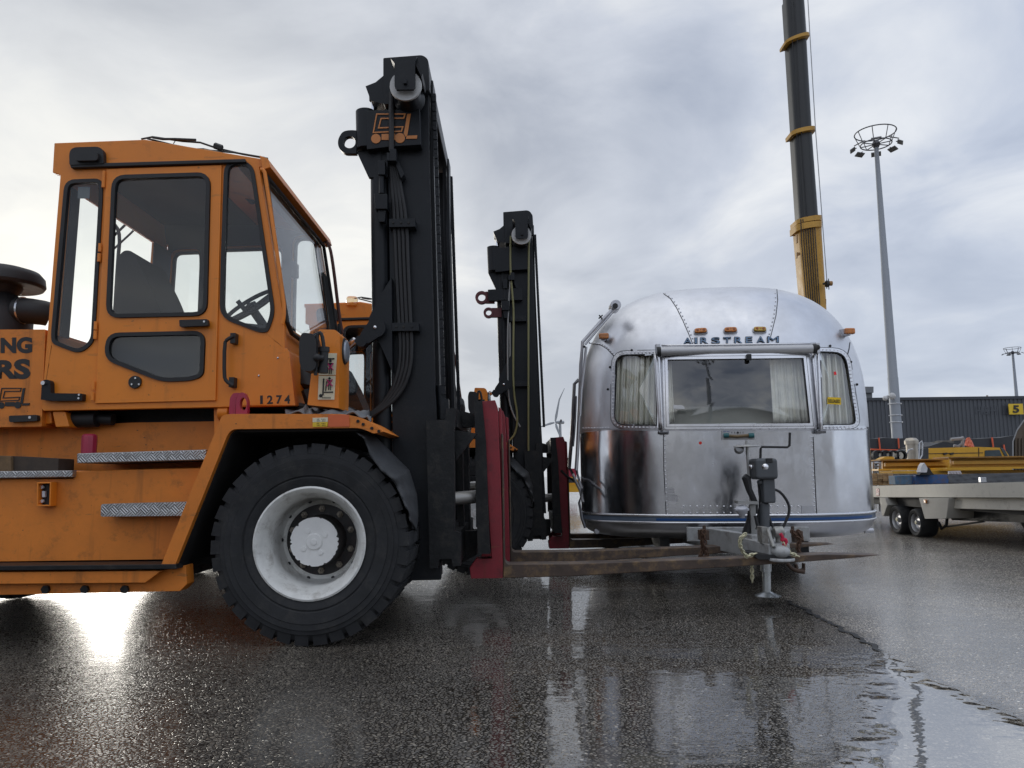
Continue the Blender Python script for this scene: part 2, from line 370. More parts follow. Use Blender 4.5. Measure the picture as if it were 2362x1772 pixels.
# ------------------------------------------------------------------ ground
def ground_material():
    m = bpy.data.materials.new('wet_asphalt'); m.use_nodes = True; t = m.node_tree; b = t.nodes['Principled BSDF']
    def n(k, **kw):
        x = t.nodes.new(k)
        for a, v in kw.items(): setattr(x, a, v)
        return x
    def l(a, b_): t.links.new(a, b_)
    def mt(op, a, b_=None, c=False):
        x = n('ShaderNodeMath', operation=op, use_clamp=c)
        for i, v in enumerate((a, b_)):
            if v is None: continue
            if isinstance(v, (int, float)): x.inputs[i].default_value = v
            else: l(v, x.inputs[i])
        return x.outputs[0]
    tc = n('ShaderNodeTexCoord'); ob = tc.outputs['Object']
    def noise(s, d=5, r=.6, dist=0, sx=1, sy=1):
        x = n('ShaderNodeTexNoise'); mp = n('ShaderNodeMapping'); l(ob, mp.inputs[0]); mp.inputs['Scale'].default_value = (sx, sy, 1)
        l(mp.outputs[0], x.inputs['Vector']); x.inputs['Scale'].default_value = s; x.inputs['Detail'].default_value = d
        x.inputs['Roughness'].default_value = r; x.inputs['Distortion'].default_value = dist; return x.outputs[0]
    def ss(v, a, b_):
        x = n('ShaderNodeMapRange'); x.interpolation_type = 'SMOOTHSTEP'; l(v, x.inputs[0]); x.inputs[1].default_value = a; x.inputs[2].default_value = b_; return x.outputs[0]
    vo = n('ShaderNodeTexVoronoi'); l(ob, vo.inputs['Vector']); vo.inputs['Scale'].default_value = 70
    vd = n('ShaderNodeTexVoronoi'); l(ob, vd.inputs['Vector']); vd.inputs['Scale'].default_value = 70; vd.feature = 'DISTANCE_TO_EDGE'
    se = n('ShaderNodeSeparateXYZ'); l(ob, se.inputs[0])
    # standing water: a film on the right of a diagonal joint and broader low patches
    low = noise(.45, 4, .55, .4); med = noise(2.2, 5, .6, .2)
    wob = mt('MULTIPLY', mt('SUBTRACT', noise(1.3, 4, .6), .5), .5)
    def half(ax, ay, bx, by):            # >0 on the right-hand side of a->b
        ln = math.hypot(bx-ax, by-ay); nx, ny = (by-ay)/ln, -(bx-ax)/ln
        return mt('ADD', mt('ADD', mt('MULTIPLY', mt('SUBTRACT', se.outputs[0], ax), nx), mt('MULTIPLY', mt('SUBTRACT', se.outputs[1], ay), ny)), wob)
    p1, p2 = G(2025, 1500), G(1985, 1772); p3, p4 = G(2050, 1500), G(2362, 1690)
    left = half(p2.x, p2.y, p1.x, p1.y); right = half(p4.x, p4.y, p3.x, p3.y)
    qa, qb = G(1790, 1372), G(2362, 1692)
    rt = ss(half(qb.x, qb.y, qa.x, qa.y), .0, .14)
    pud = mt('MULTIPLY', ss(left, -.05, .12), ss(mt('MULTIPLY', right, -1.0), -.05, .12))
    side = ss(mt('ADD', se.outputs[0], mt('MULTIPLY', mt('SUBTRACT', low, .5), 1.5)), -1.3, 2.2)
    side2 = ss(mt('ADD', se.outputs[0], mt('MULTIPLY', mt('SUBTRACT', low, .5), 1.2)), -1.1, .15)
    base_w = mt('ADD', mt('MULTIPLY', side, .19), .185)
    farw = mt('MULTIPLY', ss(se.outputs[1], 3.4, 6.0), .10)
    wet = mt('ADD', mt('ADD', base_w, farw), mt('MULTIPLY', mt('SUBTRACT', mt('ADD', mt('MULTIPLY', low, .6), mt('MULTIPLY', med, .4)), .5), .9))
    pud = mt('MULTIPLY', pud, mt('SUBTRACT', 1.0, ss(se.outputs[1], 4.2, 4.9)))
    wet2 = mt('MAXIMUM', wet, mt('MULTIPLY', pud, 1.6))
    # diffuse: dark binder, grey and brown stones, a few pale chips
    cr1 = n('ShaderNodeValToRGB'); l(vo.outputs['Color'], cr1.inputs[0]); e = cr1.color_ramp.elements
    e[0].color = (.036, .031, .025, 1); e[1].color = (.30, .27, .21, 1); x = e.new(.55); x.color = (.085, .077, .064, 1); x = e.new(.93); x.color = (.15, .135, .11, 1)
    mx = n('ShaderNodeMix', data_type='RGBA'); l(ss(vd.outputs['Distance'], .02, .22), mx.inputs[0]); mx.inputs[6].default_value = (.012, .011, .010, 1); l(cr1.outputs[0], mx.inputs[7])
    mx2 = n('ShaderNodeMix', data_type='RGBA', blend_type='MULTIPLY'); mx2.inputs[0].default_value = 1; l(mx.outputs[2], mx2.inputs[6])
    cr2 = n('ShaderNodeValToRGB'); l(noise(.9, 6, .6), cr2.inputs[0]); cr2.color_ramp.elements[0].color = (.6, .58, .56, 1); cr2.color_ramp.elements[0].position = .3
    cr2.color_ramp.elements[1].color = (1.3, 1.25, 1.2, 1); cr2.color_ramp.elements[1].position = .7; l(cr2.outputs[0], mx2.inputs[7])
    vc = n('ShaderNodeTexVoronoi'); l(ob, vc.inputs['Vector']); vc.inputs['Scale'].default_value = 20
    chip = mt('LESS_THAN', vc.outputs['Distance'], .11)
    mx3 = n('ShaderNodeMix', data_type='RGBA'); l(chip, mx3.inputs[0]); l(mx2.outputs[2], mx3.inputs[6]); mx3.inputs[7].default_value = (.22, .20, .17, 1)
    sc3 = n('ShaderNodeVectorMath', operation='SCALE'); l(mx3.outputs[2], sc3.inputs[0]); l(mt('ADD', 2.0, mt('MULTIPLY', rt, 2.4)), sc3.inputs['Scale']); l(sc3.outputs[0], b.inputs['Base Color'])  # base colour painted paler beyond the joint, standing in for sky reflection
    hs = mt('ADD', mt('MULTIPLY', ss(vd.outputs['Distance'], 0, .34), .75), mt('MULTIPLY', noise(30, 2, .5), .55))
    film = ss(mt('SUBTRACT', mt('ADD', wet2, .30), hs), -.04, .06)
    rg = n('ShaderNodeMapRange'); l(film, rg.inputs[0]); rg.inputs[3].default_value = .30; l(mt('ADD', mt('SUBTRACT', mt('SUBTRACT', .20, mt('MULTIPLY', side2, .145)), mt('MULTIPLY', pud, .03)), mt('MULTIPLY', rt, .15)), rg.inputs[4])
    l(rg.outputs[0], b.inputs['Roughness']); b.inputs['Specular IOR Level'].default_value = .5; b.inputs['IOR'].default_value = 1.85
    # relief: aggregate, drowned where water stands
    hh = mt('MAXIMUM', hs, mt('ADD', wet2, .30))
    bp = n('ShaderNodeBump'); bp.inputs['Strength'].default_value = 1; bp.inputs['Distance'].default_value = .009; l(hh, bp.inputs['Height'])
    bp2 = n('ShaderNodeBump'); bp2.inputs['Strength'].default_value = .8; bp2.inputs['Distance'].default_value = .0022; l(noise(9, 3, .5, 0, .6, 1), bp2.inputs['Height']); l(bp.outputs[0], bp2.inputs['Normal'])
    l(bp2.outputs[0], b.inputs['Normal'])
    l(mt('ADD', mt('ADD', 1.55, mt('MULTIPLY', side2, .65)), mt('MAXIMUM', mt('MULTIPLY', rt, 1.7), mt('MULTIPLY', pud, 4.0))), b.inputs['IOR'])
    return m
gm = M(); gm.grid(lambda u, v: Vector((-2500+5000*u, -1500+5000*v, 0)), 8, 8)
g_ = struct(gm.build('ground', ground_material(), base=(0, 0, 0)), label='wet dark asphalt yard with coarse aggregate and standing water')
# seam of the newer asphalt patch: a dark tar joint with small kinks
jt = M(); a = G(1815, 1385); c = G(2035, 1502); pts = []
for i in range(41):
    q = a.lerp(c, i/40); pts.append(q+Vector((random.uniform(-.02, .02), random.uniform(-.012, .012), 0)))
n_ = (c-a).normalized().cross(Vector((0, 0, 1)))
for i in range(40):
    w = .010+.008*random.random()
    vs = [jt.bm.verts.new(p) for p in (pts[i]-n_*w+Vector((0, 0, .004)), pts[i+1]-n_*w+Vector((0, 0, .004)), pts[i+1]+n_*w+Vector((0, 0, .004)), pts[i]+n_*w+Vector((0, 0, .004)))]
    jt.bm.faces.new(vs)
struct(jt.build('ground_joint', mat('tar_joint', (.01, .01, .01), .5), base=(0, 0, 0)), label='dark kinked tar joint in the asphalt')
# ================================================================== forklift truck (side towards the road is the plane y = 4.2 .. 4.5)
def back(px, py, Y0, Y): q = P(px, py, Y0); return Vector((q.x, Y, q.z))
def bprism(m, loops, Yr, Y0, Y1, dx=0):  # outline read on plane Yr, solid between Y0 and Y1
    if isinstance(loops[0][0], (int, float)): loops = [loops]
    return m.solid(flat(loops), lambda x, y: back(x, y, Yr, Y0)+Vector((dx, 0, 0)), lambda x, y: back(x, y, Yr, Y1)+Vector((dx, 0, 0)))
def circ(x, y, r, n=20, ry=None): return [(x+r*math.cos(2*math.pi*i/n), y+(ry or r)*math.sin(2*math.pi*i/n)) for i in range(n)]
def emblem(m, f, t):                     # little truck emblem; f maps emblem units to pixels
    def go(loops):
        m.solid(flat([[f(u, v) for u, v in lp] for lp in loops]), lambda x, y: t(x, y), lambda x, y: t(x, y)+Vector((0, .004, 0)))
    c = [(558, 838), (912, 838), (893, 902), (622, 906), (597, 1004), (888, 990), (866, 1058), (515, 1074)]
    go([c, inset(c, 15)]); go([circ(555, 1140, 57)]); go([circ(842, 1132, 60)])
    go([[(622, 1085), (780, 1080), (790, 1100), (782, 1155), (622, 1155)]])
    go([[(930, 845), (972, 840), (932, 1090), (912, 1120), (888, 1078)]]); go([[(925, 1105), (1050, 1100), (1045, 1140), (915, 1142)]])
FT = thing('forklift_truck', 'orange heavy forklift numbered 1274 with black mast and glass cab, nearest to the camera', 'forklift', (-1.6, 5.3, 0), 'orange forklifts standing side by side')
YC = 4.45
W1 = arcs([(152, 417), (236, 414), (237, 450), (218, 790), (185, 816), (122, 792), (121, 770)], [24, 24, 40, 22, 22, 22, 10])
W2 = arcs([(264, 409), (487, 402), (479, 729), (250, 734)], [30, 30, 30, 30])
W3 = arcs([(252, 771), (475, 766), (471, 868), (444, 878), (377, 881), (246, 830)], [34, 26, 26, 20, 24, 26])
W4 = arcs([(520, 372), (583, 374), (634, 722), (618, 766), (598, 766), (509, 732), (512, 600)], [38, 30, 26, 20, 26, 30, 10])
sideo = [(125, 330), (335, 322), (612, 368), (614, 384), (598, 386), (655, 745), (657, 803), (667, 812), (682, 936), (100, 948), (95, 940), (139, 404), (121, 398)]
DOOR = [(245, 390), (511, 381), (497, 924), (219, 931)]
m = M(); m.prism([sideo, inset(DOOR, 9), inset(W1, -.5), inset(W4, -.5)], YC, YC+.045)
bprism(m, [sideo, W1, W2, W4], YC, 5.90, 5.95)
m.prism([(126, 331), (335, 323), (612, 369), (612, 379), (335, 335), (126, 343)], YC+.047, 5.898)
m.prism([(598, 358), (618, 366), (624, 386), (606, 392)], YC-.03, 6.0)
m.prism([(640, 748), (655, 748), (657, 803), (667, 812), (681, 934), (640, 934)], YC+.047, 5.898)
m.prism([(97, 944), (109, 944), (120, 770), (108, 770)], YC+.047, 5.898)
m.prism([(132, 345), (142, 345), (150, 425), (142, 425)], YC+.047, 5.898)
bprism(m, [(141, 424), (150, 424), (122, 771), (109, 771)], YC, YC+.047, YC+.15)
bprism(m, [(141, 424), (150, 424), (122, 771), (109, 771)], YC, 5.62, 5.898)
cab = m.build('cab', ORANGE, FT, bev=.006)
m = M(); bprism(m, [inset(sideo, 5), inset(W1, -3), inset(W2, -3), inset(W4, -3)], YC, 5.885, 5.897)
bprism(m, [inset(sideo, 5), inset(DOOR, -3), inset(W1, -3), inset(W4, -3)], YC, YC+.047, YC+.06)
m.prism([(135, 345), (470, 342), (470, 350), (135, 353)], YC+.06, 5.88)
m.prism([(110, 925), (670, 925), (670, 935), (110, 935)], YC+.06, 5.88)
m.prism([(505, 714), (560, 745), (630, 752), (645, 760), (645, 924), (500, 924)], YC+.25, 5.8)
bprism(m, [(150.5, 424), (154, 424), (126, 771), (122.5, 771)], YC, YC+.061, YC+.15); bprism(m, [(150.5, 424), (154, 424), (126, 771), (122.5, 771)], YC, 5.6, 5.88); m.prism([(112, 790), (120, 790), (114, 924), (106, 924)], YC+.06, 5.88)
m.build('interior_lining', INTER, cab)
m = M(); m.prism([(471, 342), (596, 372), (606, 388), (600, 396), (586, 382), (471, 352)], YC+.06, 5.88)
m.build('headliner', LINER, cab)
def rubber(lp, Y, w=7, parent=None, name='window_seal', yr=None):
    mm = M()
    mm.solid(flat([inset(lp, -1.5), inset(lp, w)]), lambda x, y: back(x, y, yr or YC, Y), lambda x, y: back(x, y, yr or YC, Y+.03)); return mm.build(name, BLACKR, parent, bev=.004)
def pane(lp, Y, parent, name='window_glass', mt=None):
    mm = M(); mm.solid(flat([inset(lp, 4)]), lambda x, y: back(x, y, YC, Y), lambda x, y: back(x, y, YC, Y+.004)); return mm.build(name, mt or GLASS, parent)
for w in (W1, W4):
    win = rubber(w, YC-.010, 7.5, FT, 'side_window'); pane(w, YC+.004, win)
    win = rubber(w, 5.93, 7, FT, 'side_window'); pane(w, 5.92, win)
win = rubber(W2, 5.93, 7, FT, 'side_window'); pane(W2, 5.92, win)
# door, a little proud of the side
m = M(); m.prism([DOOR, W2, W3], YC-.014, YC+.02); door = m.build('door', ORANGE, FT, bev=.004)
for w in (W2, W3):
    rubber(w, YC-.026, 7.5, door); pane(w, YC-.01, door)
m = M(); m.prism(inset(W3, 5), YC+.03, YC+.035); m.build('door_inner_panel', INTER, door)
m = M(); m.prism(arcs([(413, 738), (478, 736), (480, 751), (414, 754)], 3), YC-.06, YC-.03); m.prism([(416, 741), (428, 741), (428, 752), (416, 752)], YC-.03, YC-.014); m.prism([(462, 738), (478, 738), (478, 752), (462, 752)], YC-.03, YC-.014)
m.build('handle', BLACKR, door, bev=.004)
m = M(); c = P(313, 882, YC-.014); m.cyl(c, c+Vector((0, -.015, 0)), 15*wid(YC)); m.build('door_vent', BLACKR, door, bev=.003)
m = M()
for a in (-90, 30, 150):
    q = P(313+9.5*math.cos(R(a)), 882+9.5*math.sin(R(a)), YC-.029); m.cyl(q, q+Vector((0, -.006, 0)), .0055, seg=8)
q = P(471, 742, YC-.06); m.cyl(q, q+Vector((0, -.004, 0)), .006, seg=8)
m.build('door_screw', STEEL, door)
for (x, y) in ((240, 405), (239, 424), (231, 572), (229, 595), (221, 752), (220, 773), (216, 890), (214, 915)):
    m = M(); m.cyl(P(x, y-10, YC-.02), P(x-1, y+9, YC-.02), .010, seg=10); m.build('hinge', ORANGE, door)
# cab trim
m = M(); m.prism(arcs([(159, 340), (238, 338), (239, 377), (160, 381)], [22, 22, 4, 4]), YC-.035, YC); m.prism(arcs([(172, 350), (225, 349), (226, 370), (172, 371)], 8), YC-.06, YC-.035)
m.build('air_vent', BLACKR, FT, bev=.01)
m = M(); m.prism([(160, 378), (565, 366), (567, 374), (163, 387)], YC-.03, YC-.001); m.build('rain_gutter', BLACKR, FT, bev=.004)
m = M(); m.tube(px_line([(601, 391), (607, 392), (612, 402), (655, 695), (655, 730), (651, 748)], YC-.045), .012, sm=1); m.build('windscreen_rail', ORANGE, FT)
m = M(); m.tube(px_line([(745, 556), (756, 558), (766, 590), (783, 735), (790, 770)], 5.86), .013, sm=2); m.build('far_grab_rail', mat('brown_paint', (.10, .03, .02), .5), FT)
# windscreen with its seal and wipers
def ws(x, y, Y): return back(x, y, YC, Y)
m = M(); m.hexa([ws(604, 400, YC+.05), ws(654, 742, YC+.05), ws(654, 742, 5.88), ws(604, 400, 5.88)], [ws(608, 400, YC+.05), ws(658, 742, YC+.05), ws(658, 742, 5.88), ws(608, 400, 5.88)])
m.build('windscreen', GLASS, FT)
m = M(); k = [ws(611, 402, YC+.03), ws(659, 742, YC+.03), ws(662, 762, YC+.10), ws(663, 768, 5.1), ws(662, 760, 5.80), ws(659, 742, 5.9), ws(611, 402, 5.9)]
m.tube(k, .014, 8, True); m.build('windscreen_seal', BLACKR, FT)
m = M()
for dy_ in (0, .05, .10): m.tube([ws(617+8, 500, 5.82-dy_), ws(640+6, 640, 5.80-dy_), ws(662+6, 765, 5.70-dy_)], .008, 6)
m.tube([ws(660, 640, 5.85), ws(668, 770, 5.84)], .014, 6)
m.build('wiper', BLACKR, FT)
m = M(); rr = [(326, 321), (352, 316), (420, 326), (462, 329), (500, 342), (560, 356), (618, 366)]
m.tube(px_line(rr, 4.62), .006, 6); m.tube(px_line([(340, 320), (400, 335), (455, 345), (540, 352), (610, 364)], 4.6), .006, 6)
m.tube(px_line([(352, 317), (375, 321), (404, 321), (452, 323)], 4.6), .008, 6); m.tube(px_line([(495, 336), (512, 342)], 4.6), .02, 6); m.tube(px_line([(400, 332), (406, 322), (418, 320)], 4.6), .003, 5)
m.build('roof_wiper', BLACKR, FT)
# inside the cab
m = M(); m.prism(arcs([(268, 600), (285, 577), (306, 579), (345, 655), (378, 735), (380, 790), (266, 790)], 14), 4.95, 5.40); m.prism(arcs([(300, 800), (420, 790), (430, 830), (300, 850)], 10), 4.9, 5.45)
m.build('seat', mat('black_seat', (.02, .021, .023), .8, 0, .1), FT, bev=.03)
m = M(); m.tube(px_line([(264, 735), (272, 600), (277, 545), (268, 520), (255, 515)], 5.55), .013, sm=1); m.tube(px_line([(262, 545), (300, 508), (325, 470)], 5.8), .010); m.tube(px_line([(262, 575), (300, 540), (320, 520)], 5.8), .008)
m.build('guard_rail', INTER, FT)
sw = P(577, 706, 5.0); nrm = Vector((-.42, -.52, .74)).normalized(); u = nrm.cross(Vector((0, 1, 0))).normalized(); v = nrm.cross(u)
m = M(); rw = .185; m.tube([sw+u*rw*math.cos(a)+v*rw*math.sin(a) for a in [2*math.pi*i/36 for i in range(36)]], .014, 8, True)
for a in (20, 100, 190, 280): m.tube([sw-nrm*.03, sw+u*rw*math.cos(R(a))+v*rw*math.sin(R(a))], [.022, .011], 8)
m.cyl(sw-nrm*.04, sw+nrm*.01, .045, seg=16); m.cyl(sw-nrm*.04, sw-nrm*.35, .03, seg=10); q = sw+u*rw*.8+v*rw*.3; m.tube([P(548, 694, 4.95), P(570, 722, 4.98)], .016, 8)
m.build('steering_wheel', INTER, FT)
m = M(); m.prism(arcs([(556, 418), (584, 424), (588, 462), (574, 468), (556, 448)], 8), 5.25, 5.3); m.prism([(528, 440), (552, 412), (554, 420), (530, 450)], 5.25, 5.27)
m.prism(arcs([(672, 600), (686, 608), (686, 640), (672, 640)], 3), 5.7, 5.74)
m.build('sun_visor', INTER, FT, bev=.008)
m = M(); m.prism([(180, 431), (208, 431), (206, 458), (179, 458)], YC+.012, YC+.014); m.build('window_sticker', mat('old_grey_sticker', (.16, .17, .17), .7), FT)
# front triangle plate and number
m = M(); m.prism([(553, 905), (662, 803), (667, 812), (681, 935), (560, 935)], YC-.006, YC-.001); tri = m.build('corner_plate', ORANGE, FT, bev=.001)
m = M()
for x, y in ((641, 826), (597, 867)):
    q = P(x, y, YC-.006); m.ball(q, .007, 10)
m.build('plate_bolt', STEEL, tri)
m = M(); [m.text(dg, [(xa_, 912.5-i*.3), (xb_, 912.3-i*.3), (xb_, 932-i*.3), (xa_, 932.5-i*.3)], lambda x, y: P(x, y, YC-.0075), (0, .003, 0), 0 if i == 0 else .03) for i, (dg, xa_, xb_) in enumerate((('1', 600, 606), ('2', 616, 629), ('7', 637, 650), ('4', 656, 669)))]; m.build('fleet_number', BLACKT, FT)
m = M(); m.tube(px_line([(540, 775), (524, 783), (518, 792), (517, 868), (522, 880), (538, 890)], YC-.055), .011, sm=1)
m.prism([(531, 768), (543, 768), (542, 792), (530, 792)], YC-.055, YC-.001); m.prism([(528, 870), (540, 870), (539, 893), (527, 893)], YC-.055, YC-.001)
m.build('grab_handle', BLACKR, FT, bev=.002)
# L-shaped bracket
m = M(); m.prism(arcs([(97, 876), (116, 876), (117, 907), (190, 908), (189, 924), (125, 925), (94, 922)], [9, 9, 2, 2, 2, 2, 2]), YC-.04, YC-.001); br = m.build('cab_bracket', BLACKP, FT, bev=.003)
m = M(); q = P(102, 884, YC-.04); m.cyl(q, q+Vector((0, -.015, 0)), .012, seg=12)
for x, y in ((183, 911), (182, 919)): q = P(x, y, YC-.04); m.cyl(q, q+Vector((0, -.006, 0)), .006, seg=8)
m.build('bracket_bolt', STEEL, br)
# engine hood with lettering
m = M(); m.prism(arcs([(-520, 768), (-480, 762), (105, 760), (96, 984), (-520, 992)], [0, 0, 2, 3, 0]), YC+.012, 5.93); hood = m.build('engine_hood', ORANGE2, FT, bev=.015)
fP = lambda x, y: P(x, y, YC+.010)
m = M(); m.text('NG', [(1, 779), (74, 777), (74, 815), (1, 815)], fP, (0, .003, 0), .05); m.text('RS', [(-12, 831), (70, 827), (70, 875), (-12, 874)], fP, (0, .003, 0), .05)
m.build('hood_lettering', BLACKT, hood)
m = M(); emblem(m, lambda u_, v_: ((160+(u_-842)*.523)/3.95, 600+(1320+(v_-1132)*.53)/3.95), lambda x, y: P(x, y, YC+.008)); m.build('emblem', BLACKT, hood)
m = M(); m.prism(arcs([(20, 959), (85, 957), (86, 971), (21, 974)], 4), YC-.02, YC+.011); m.build('hood_latch', BLACKR, hood, bev=.004)
m = M(); q = P(69, 963, YC-.02); m.cyl(q, q+Vector((0, -.004, 0)), .008, seg=12); m.build('latch_screw', STEEL, hood)
# air intake
q = P(-4, 740, 5.0); s = wid(5.0)
m = M(); m.lathe([(0, .36), (.16, .355), (.225, .335), (.255, .30), (.262, .25), (.25, .23), (.13, .235), (.12, .20), (.10, .18), (.17, .10), (.20, .02), (.20, -.12), (0, -.12)], q+Vector((0, 0, -.005)), (0, 0, 1), 48)
m.build('air_intake', mat('black_plastic', (.02, .02, .022), .6, 0, .2, 30, .001, 120), FT)
m = M(); m.tube([P(40, 715, 4.95), P(70, 718, 4.95), P(100, 722, 4.98), P(112, 725, 5.0)], [.085, .085, .082, .08], 20); m.build('intake_hose', BLACKR, FT)
m = M(); m.tube([P(54, 716, 4.95)+Vector((-.006, 0, 0)), P(54, 716, 4.95)+Vector((.006, 0, 0))], .089, 24); m.build('hose_clamp', STEEL, FT)
# chassis and tank
m = M()
m.prism(arcs([(-520, 992), (130, 985), (300, 975), (498, 972), (498, 1082), (-520, 1094)], [0, 10, 10, 0, 0, 0]), 4.62, 6.0); m.build('chassis', ORANGE2, FT, bev=.02)
m = M(); m.prism([(110, 950), (560, 940), (560, 974), (110, 986)], 4.72, 5.9); m.prism([(560, 935), (800, 935), (850, 1280), (560, 1280)], 5.05, 5.8)
m.prism([(-520, 1090), (560, 1085), (560, 1300), (-520, 1310)], 4.85, 5.75); m.prism([(0, 1320), (160, 1320), (150, 1350), (10, 1350)], 4.9, 5.5)
m.build('frame', GREASE, FT)
m = M(); m.prism([(100, 950), (118, 949), (119, 977), (102, 979)], 4.5, 4.7); m.prism([(120, 949), (150, 949), (160, 985), (128, 986)], YC+.02, 4.7); m.prism([(493, 940), (505, 940), (507, 1000), (494, 1000)], 4.5, 4.7); m.cyl(P(506, 952, 4.5), P(530, 952, 4.5), .045)
m.each('cab_mount', ORANGE, FT, bev=.006)
m = M(); m.tube([P(172, 968, 4.56), P(225, 966, 4.56)], .05, 20); m.tube([P(225, 966, 4.58), P(262, 968, 4.58)], .035, 16); m.build('hydraulic_cylinder', BLACKR, FT)
m = M(); tp = P(207, 1005, 4.45); m.lathe([(0, .01), (.030, .008), (.040, 0), (.042, -.02), (.040, -.14), (0, -.14)], tp, (0, 0, 1), 10); m.build('red_canister', MAROON, FT)
def tread(name, pts, Y0, Y1): mm = M(); mm.prism(pts, Y0, Y1); return mm.build(name, DIAM, FT, bev=.006)
DIAM = mat('diamond_plate', (.42, .42, .42), .42, .85, .15, 8, 0, 0, .6, (.13, .10, .07))
t = DIAM.node_tree; b = t.nodes['Principled BSDF']; tcn = t.nodes.new('ShaderNodeTexCoord'); hts = []
for sg in (1, -1):
    mp = t.nodes.new('ShaderNodeMapping'); mp.inputs['Rotation'].default_value = (0, R(45*sg), 0); t.links.new(tcn.outputs['Object'], mp.inputs[0])
    wv = t.nodes.new('ShaderNodeTexWave'); wv.inputs['Scale'].default_value = 26; wv.bands_direction = 'X'; t.links.new(mp.outputs[0], wv.inputs[0]); hts.append(wv.outputs['Fac'])
mp = t.nodes.new('ShaderNodeMapping'); mp.inputs['Rotation'].default_value = (0, R(45), 0); mp.inputs['Location'].default_value = (.003, .5, .004); mp.inputs['Scale'].default_value = (1, .001, 1); t.links.new(tcn.outputs['Object'], mp.inputs[0])
ck = t.nodes.new('ShaderNodeTexChecker'); ck.inputs['Scale'].default_value = 26; t.links.new(mp.outputs[0], ck.inputs[0])
mx = t.nodes.new('ShaderNodeMix'); t.links.new(ck.outputs['Fac'], mx.inputs[0]); t.links.new(hts[0], mx.inputs[2]); t.links.new(hts[1], mx.inputs[3])
bp = t.nodes.new('ShaderNodeBump'); bp.inputs['Distance'].default_value = .003; bp.inputs['Strength'].default_value = 1; t.links.new(mx.outputs[0], bp.inputs['Height']); t.links.new(bp.outputs[0], b.inputs['Normal'])
tread('step', [(177, 1046), (476, 1037), (474, 1061), (177, 1069)], 4.24, 4.60)
tread('deck_edge', [(-520, 1093), (167, 1085), (166, 1101), (-520, 1111)], 4.26, 4.60)
tread('step', arcs([(233, 1163), (432, 1158), (420, 1190), (232, 1192)], [5, 0, 0, 5]), 4.18, 4.29)
m = M(); m.prism([(-520, 1104), (168, 1104), (170, 1086), (475, 1079), (430, 1180), (378, 1291), (-520, 1302)], 4.30, 4.84); m.build('tank', ORANGE2, FT, bev=.008)
m = M(); bx = [(85, 1113), (118, 1112), (116, 1168), (84, 1168)]; m.prism([bx, inset(bx, 3.2)], 4.24, 4.299); mk = m.build('marker_lamp_housing', ORANGE, FT, bev=.002)
m = M(); m.prism(inset(bx, 3.5), 4.28, 4.298); m.build('lamp_recess', BLACKR, mk)
m = M(); m.prism([(97, 1133), (103, 1133), (103, 1147), (97, 1147)], 4.262, 4.279)
for y in (1124, 1156): q = P(99.5, y, 4.278); m.cyl(q, q+Vector((0, -.012, 0)), .009, seg=12)
m.build('lamp_lens', mat('lamp_white', (.6, .65, .7), .3), mk)
m = M(); m.prism([(-520, 1310), (405, 1302), (408, 1313), (-520, 1321)], 4.12, 4.30); m.build('running_board', GREASE, FT, bev=.004)
m = M(); m.prism([(-520, 1324), (372, 1317), (335, 1345), (-520, 1352)], 4.14, 4.17); m.prism([(-520, 1324), (373, 1316), (428, 1304), (431, 1348), (415, 1364), (-520, 1384)], 4.20, 4.30)
sk = m.build('side_skirt', ORANGE2, FT, bev=.004)
m = M()
for x in (108, 198, 290): q = P(x, 1359, 4.20); m.cyl(q, q+Vector((0, -.02, 0)), .022, seg=6)
m.build('skirt_bolt', GREASE, sk)
# fender
fo = arcs([(372, 1302), (512, 958), (530, 955), (796, 955), (842, 966), (886, 996), (862, 1000), (830, 987), (530, 990), (404, 1303)], [0, 26, 14, 20, 20, 3, 3, 14, 18, 0])
m = M(); m.prism(fo, 4.14, 4.90); fen = m.build('fender', ORANGE2, FT, bev=.012)
fi = arcs([(406, 1302), (532, 991), (830, 988), (828, 994), (538, 997), (412, 1302)], [0, 10, 0, 0, 10, 0])
m = M(); m.prism(fi, 4.18, 4.90); m.prism([(406, 1300), (530, 994), (860, 994), (900, 1240), (906, 1300)], 4.86, 4.90); m.build('fender_liner', mat('grimy_black', (.012, .011, .010), .8, 0, .5, 8), fen)
m = M(); m.prism([(721, 964), (756, 963), (756, 973), (721, 974)], 4.134, 4.1395); m.build('sticker', CREAM, fen)
m = M(); m.prism([(721, 974.5), (756, 973.5), (755, 984), (721, 985)], 4.134, 4.1395); m.build('yellow_sticker', YELS, fen)
m = M(); m.prism([(757, 957), (805, 957), (806, 984), (757, 985)], 4.135, 4.1395); m.build('orange_sticker', REDO, fen)
m = M()
for i, y in enumerate((966, 970, 976, 980)): m.text('III III' if i % 2 else 'II III', [(731, y), (750, y), (750, y+2), (731, y+2)], lambda x, yy: P(x, yy, 4.132), (0, .001, 0))
m.build('sticker_print', BLACKT, fen)
m = M()
for x, y in ((826, 972), (838, 979), (858, 988), (874, 995)): q = P(x, y, 4.14); m.cyl(q, q+Vector((0, -.008, 0)), .009, seg=6)
m.build('fender_bolt', GREASE, fen)
def flap(u_, v_):
    top = [(808, 985), (842, 990), (870, 1010), (905, 1045), (945, 1085), (962, 1140), (966, 1190), (962, 1225)]
    bot = [(828, 1000), (842, 1012), (855, 1050), (880, 1085), (905, 1105), (925, 1140), (936, 1165), (948, 1200)]
    t_ = u_*7; i = min(6, int(t_)); f = t_-i
    a = Vector(top[i]).lerp(Vector(top[i+1]), f); b_ = Vector(bot[i]).lerp(Vector(bot[i+1]), f); q = a.lerp(b_, v_)
    return P(q.x, q.y, 4.16+.30*(1-v_)**1.5+.015*math.sin(u_*17+v_*3)+.01*math.sin(u_*41))
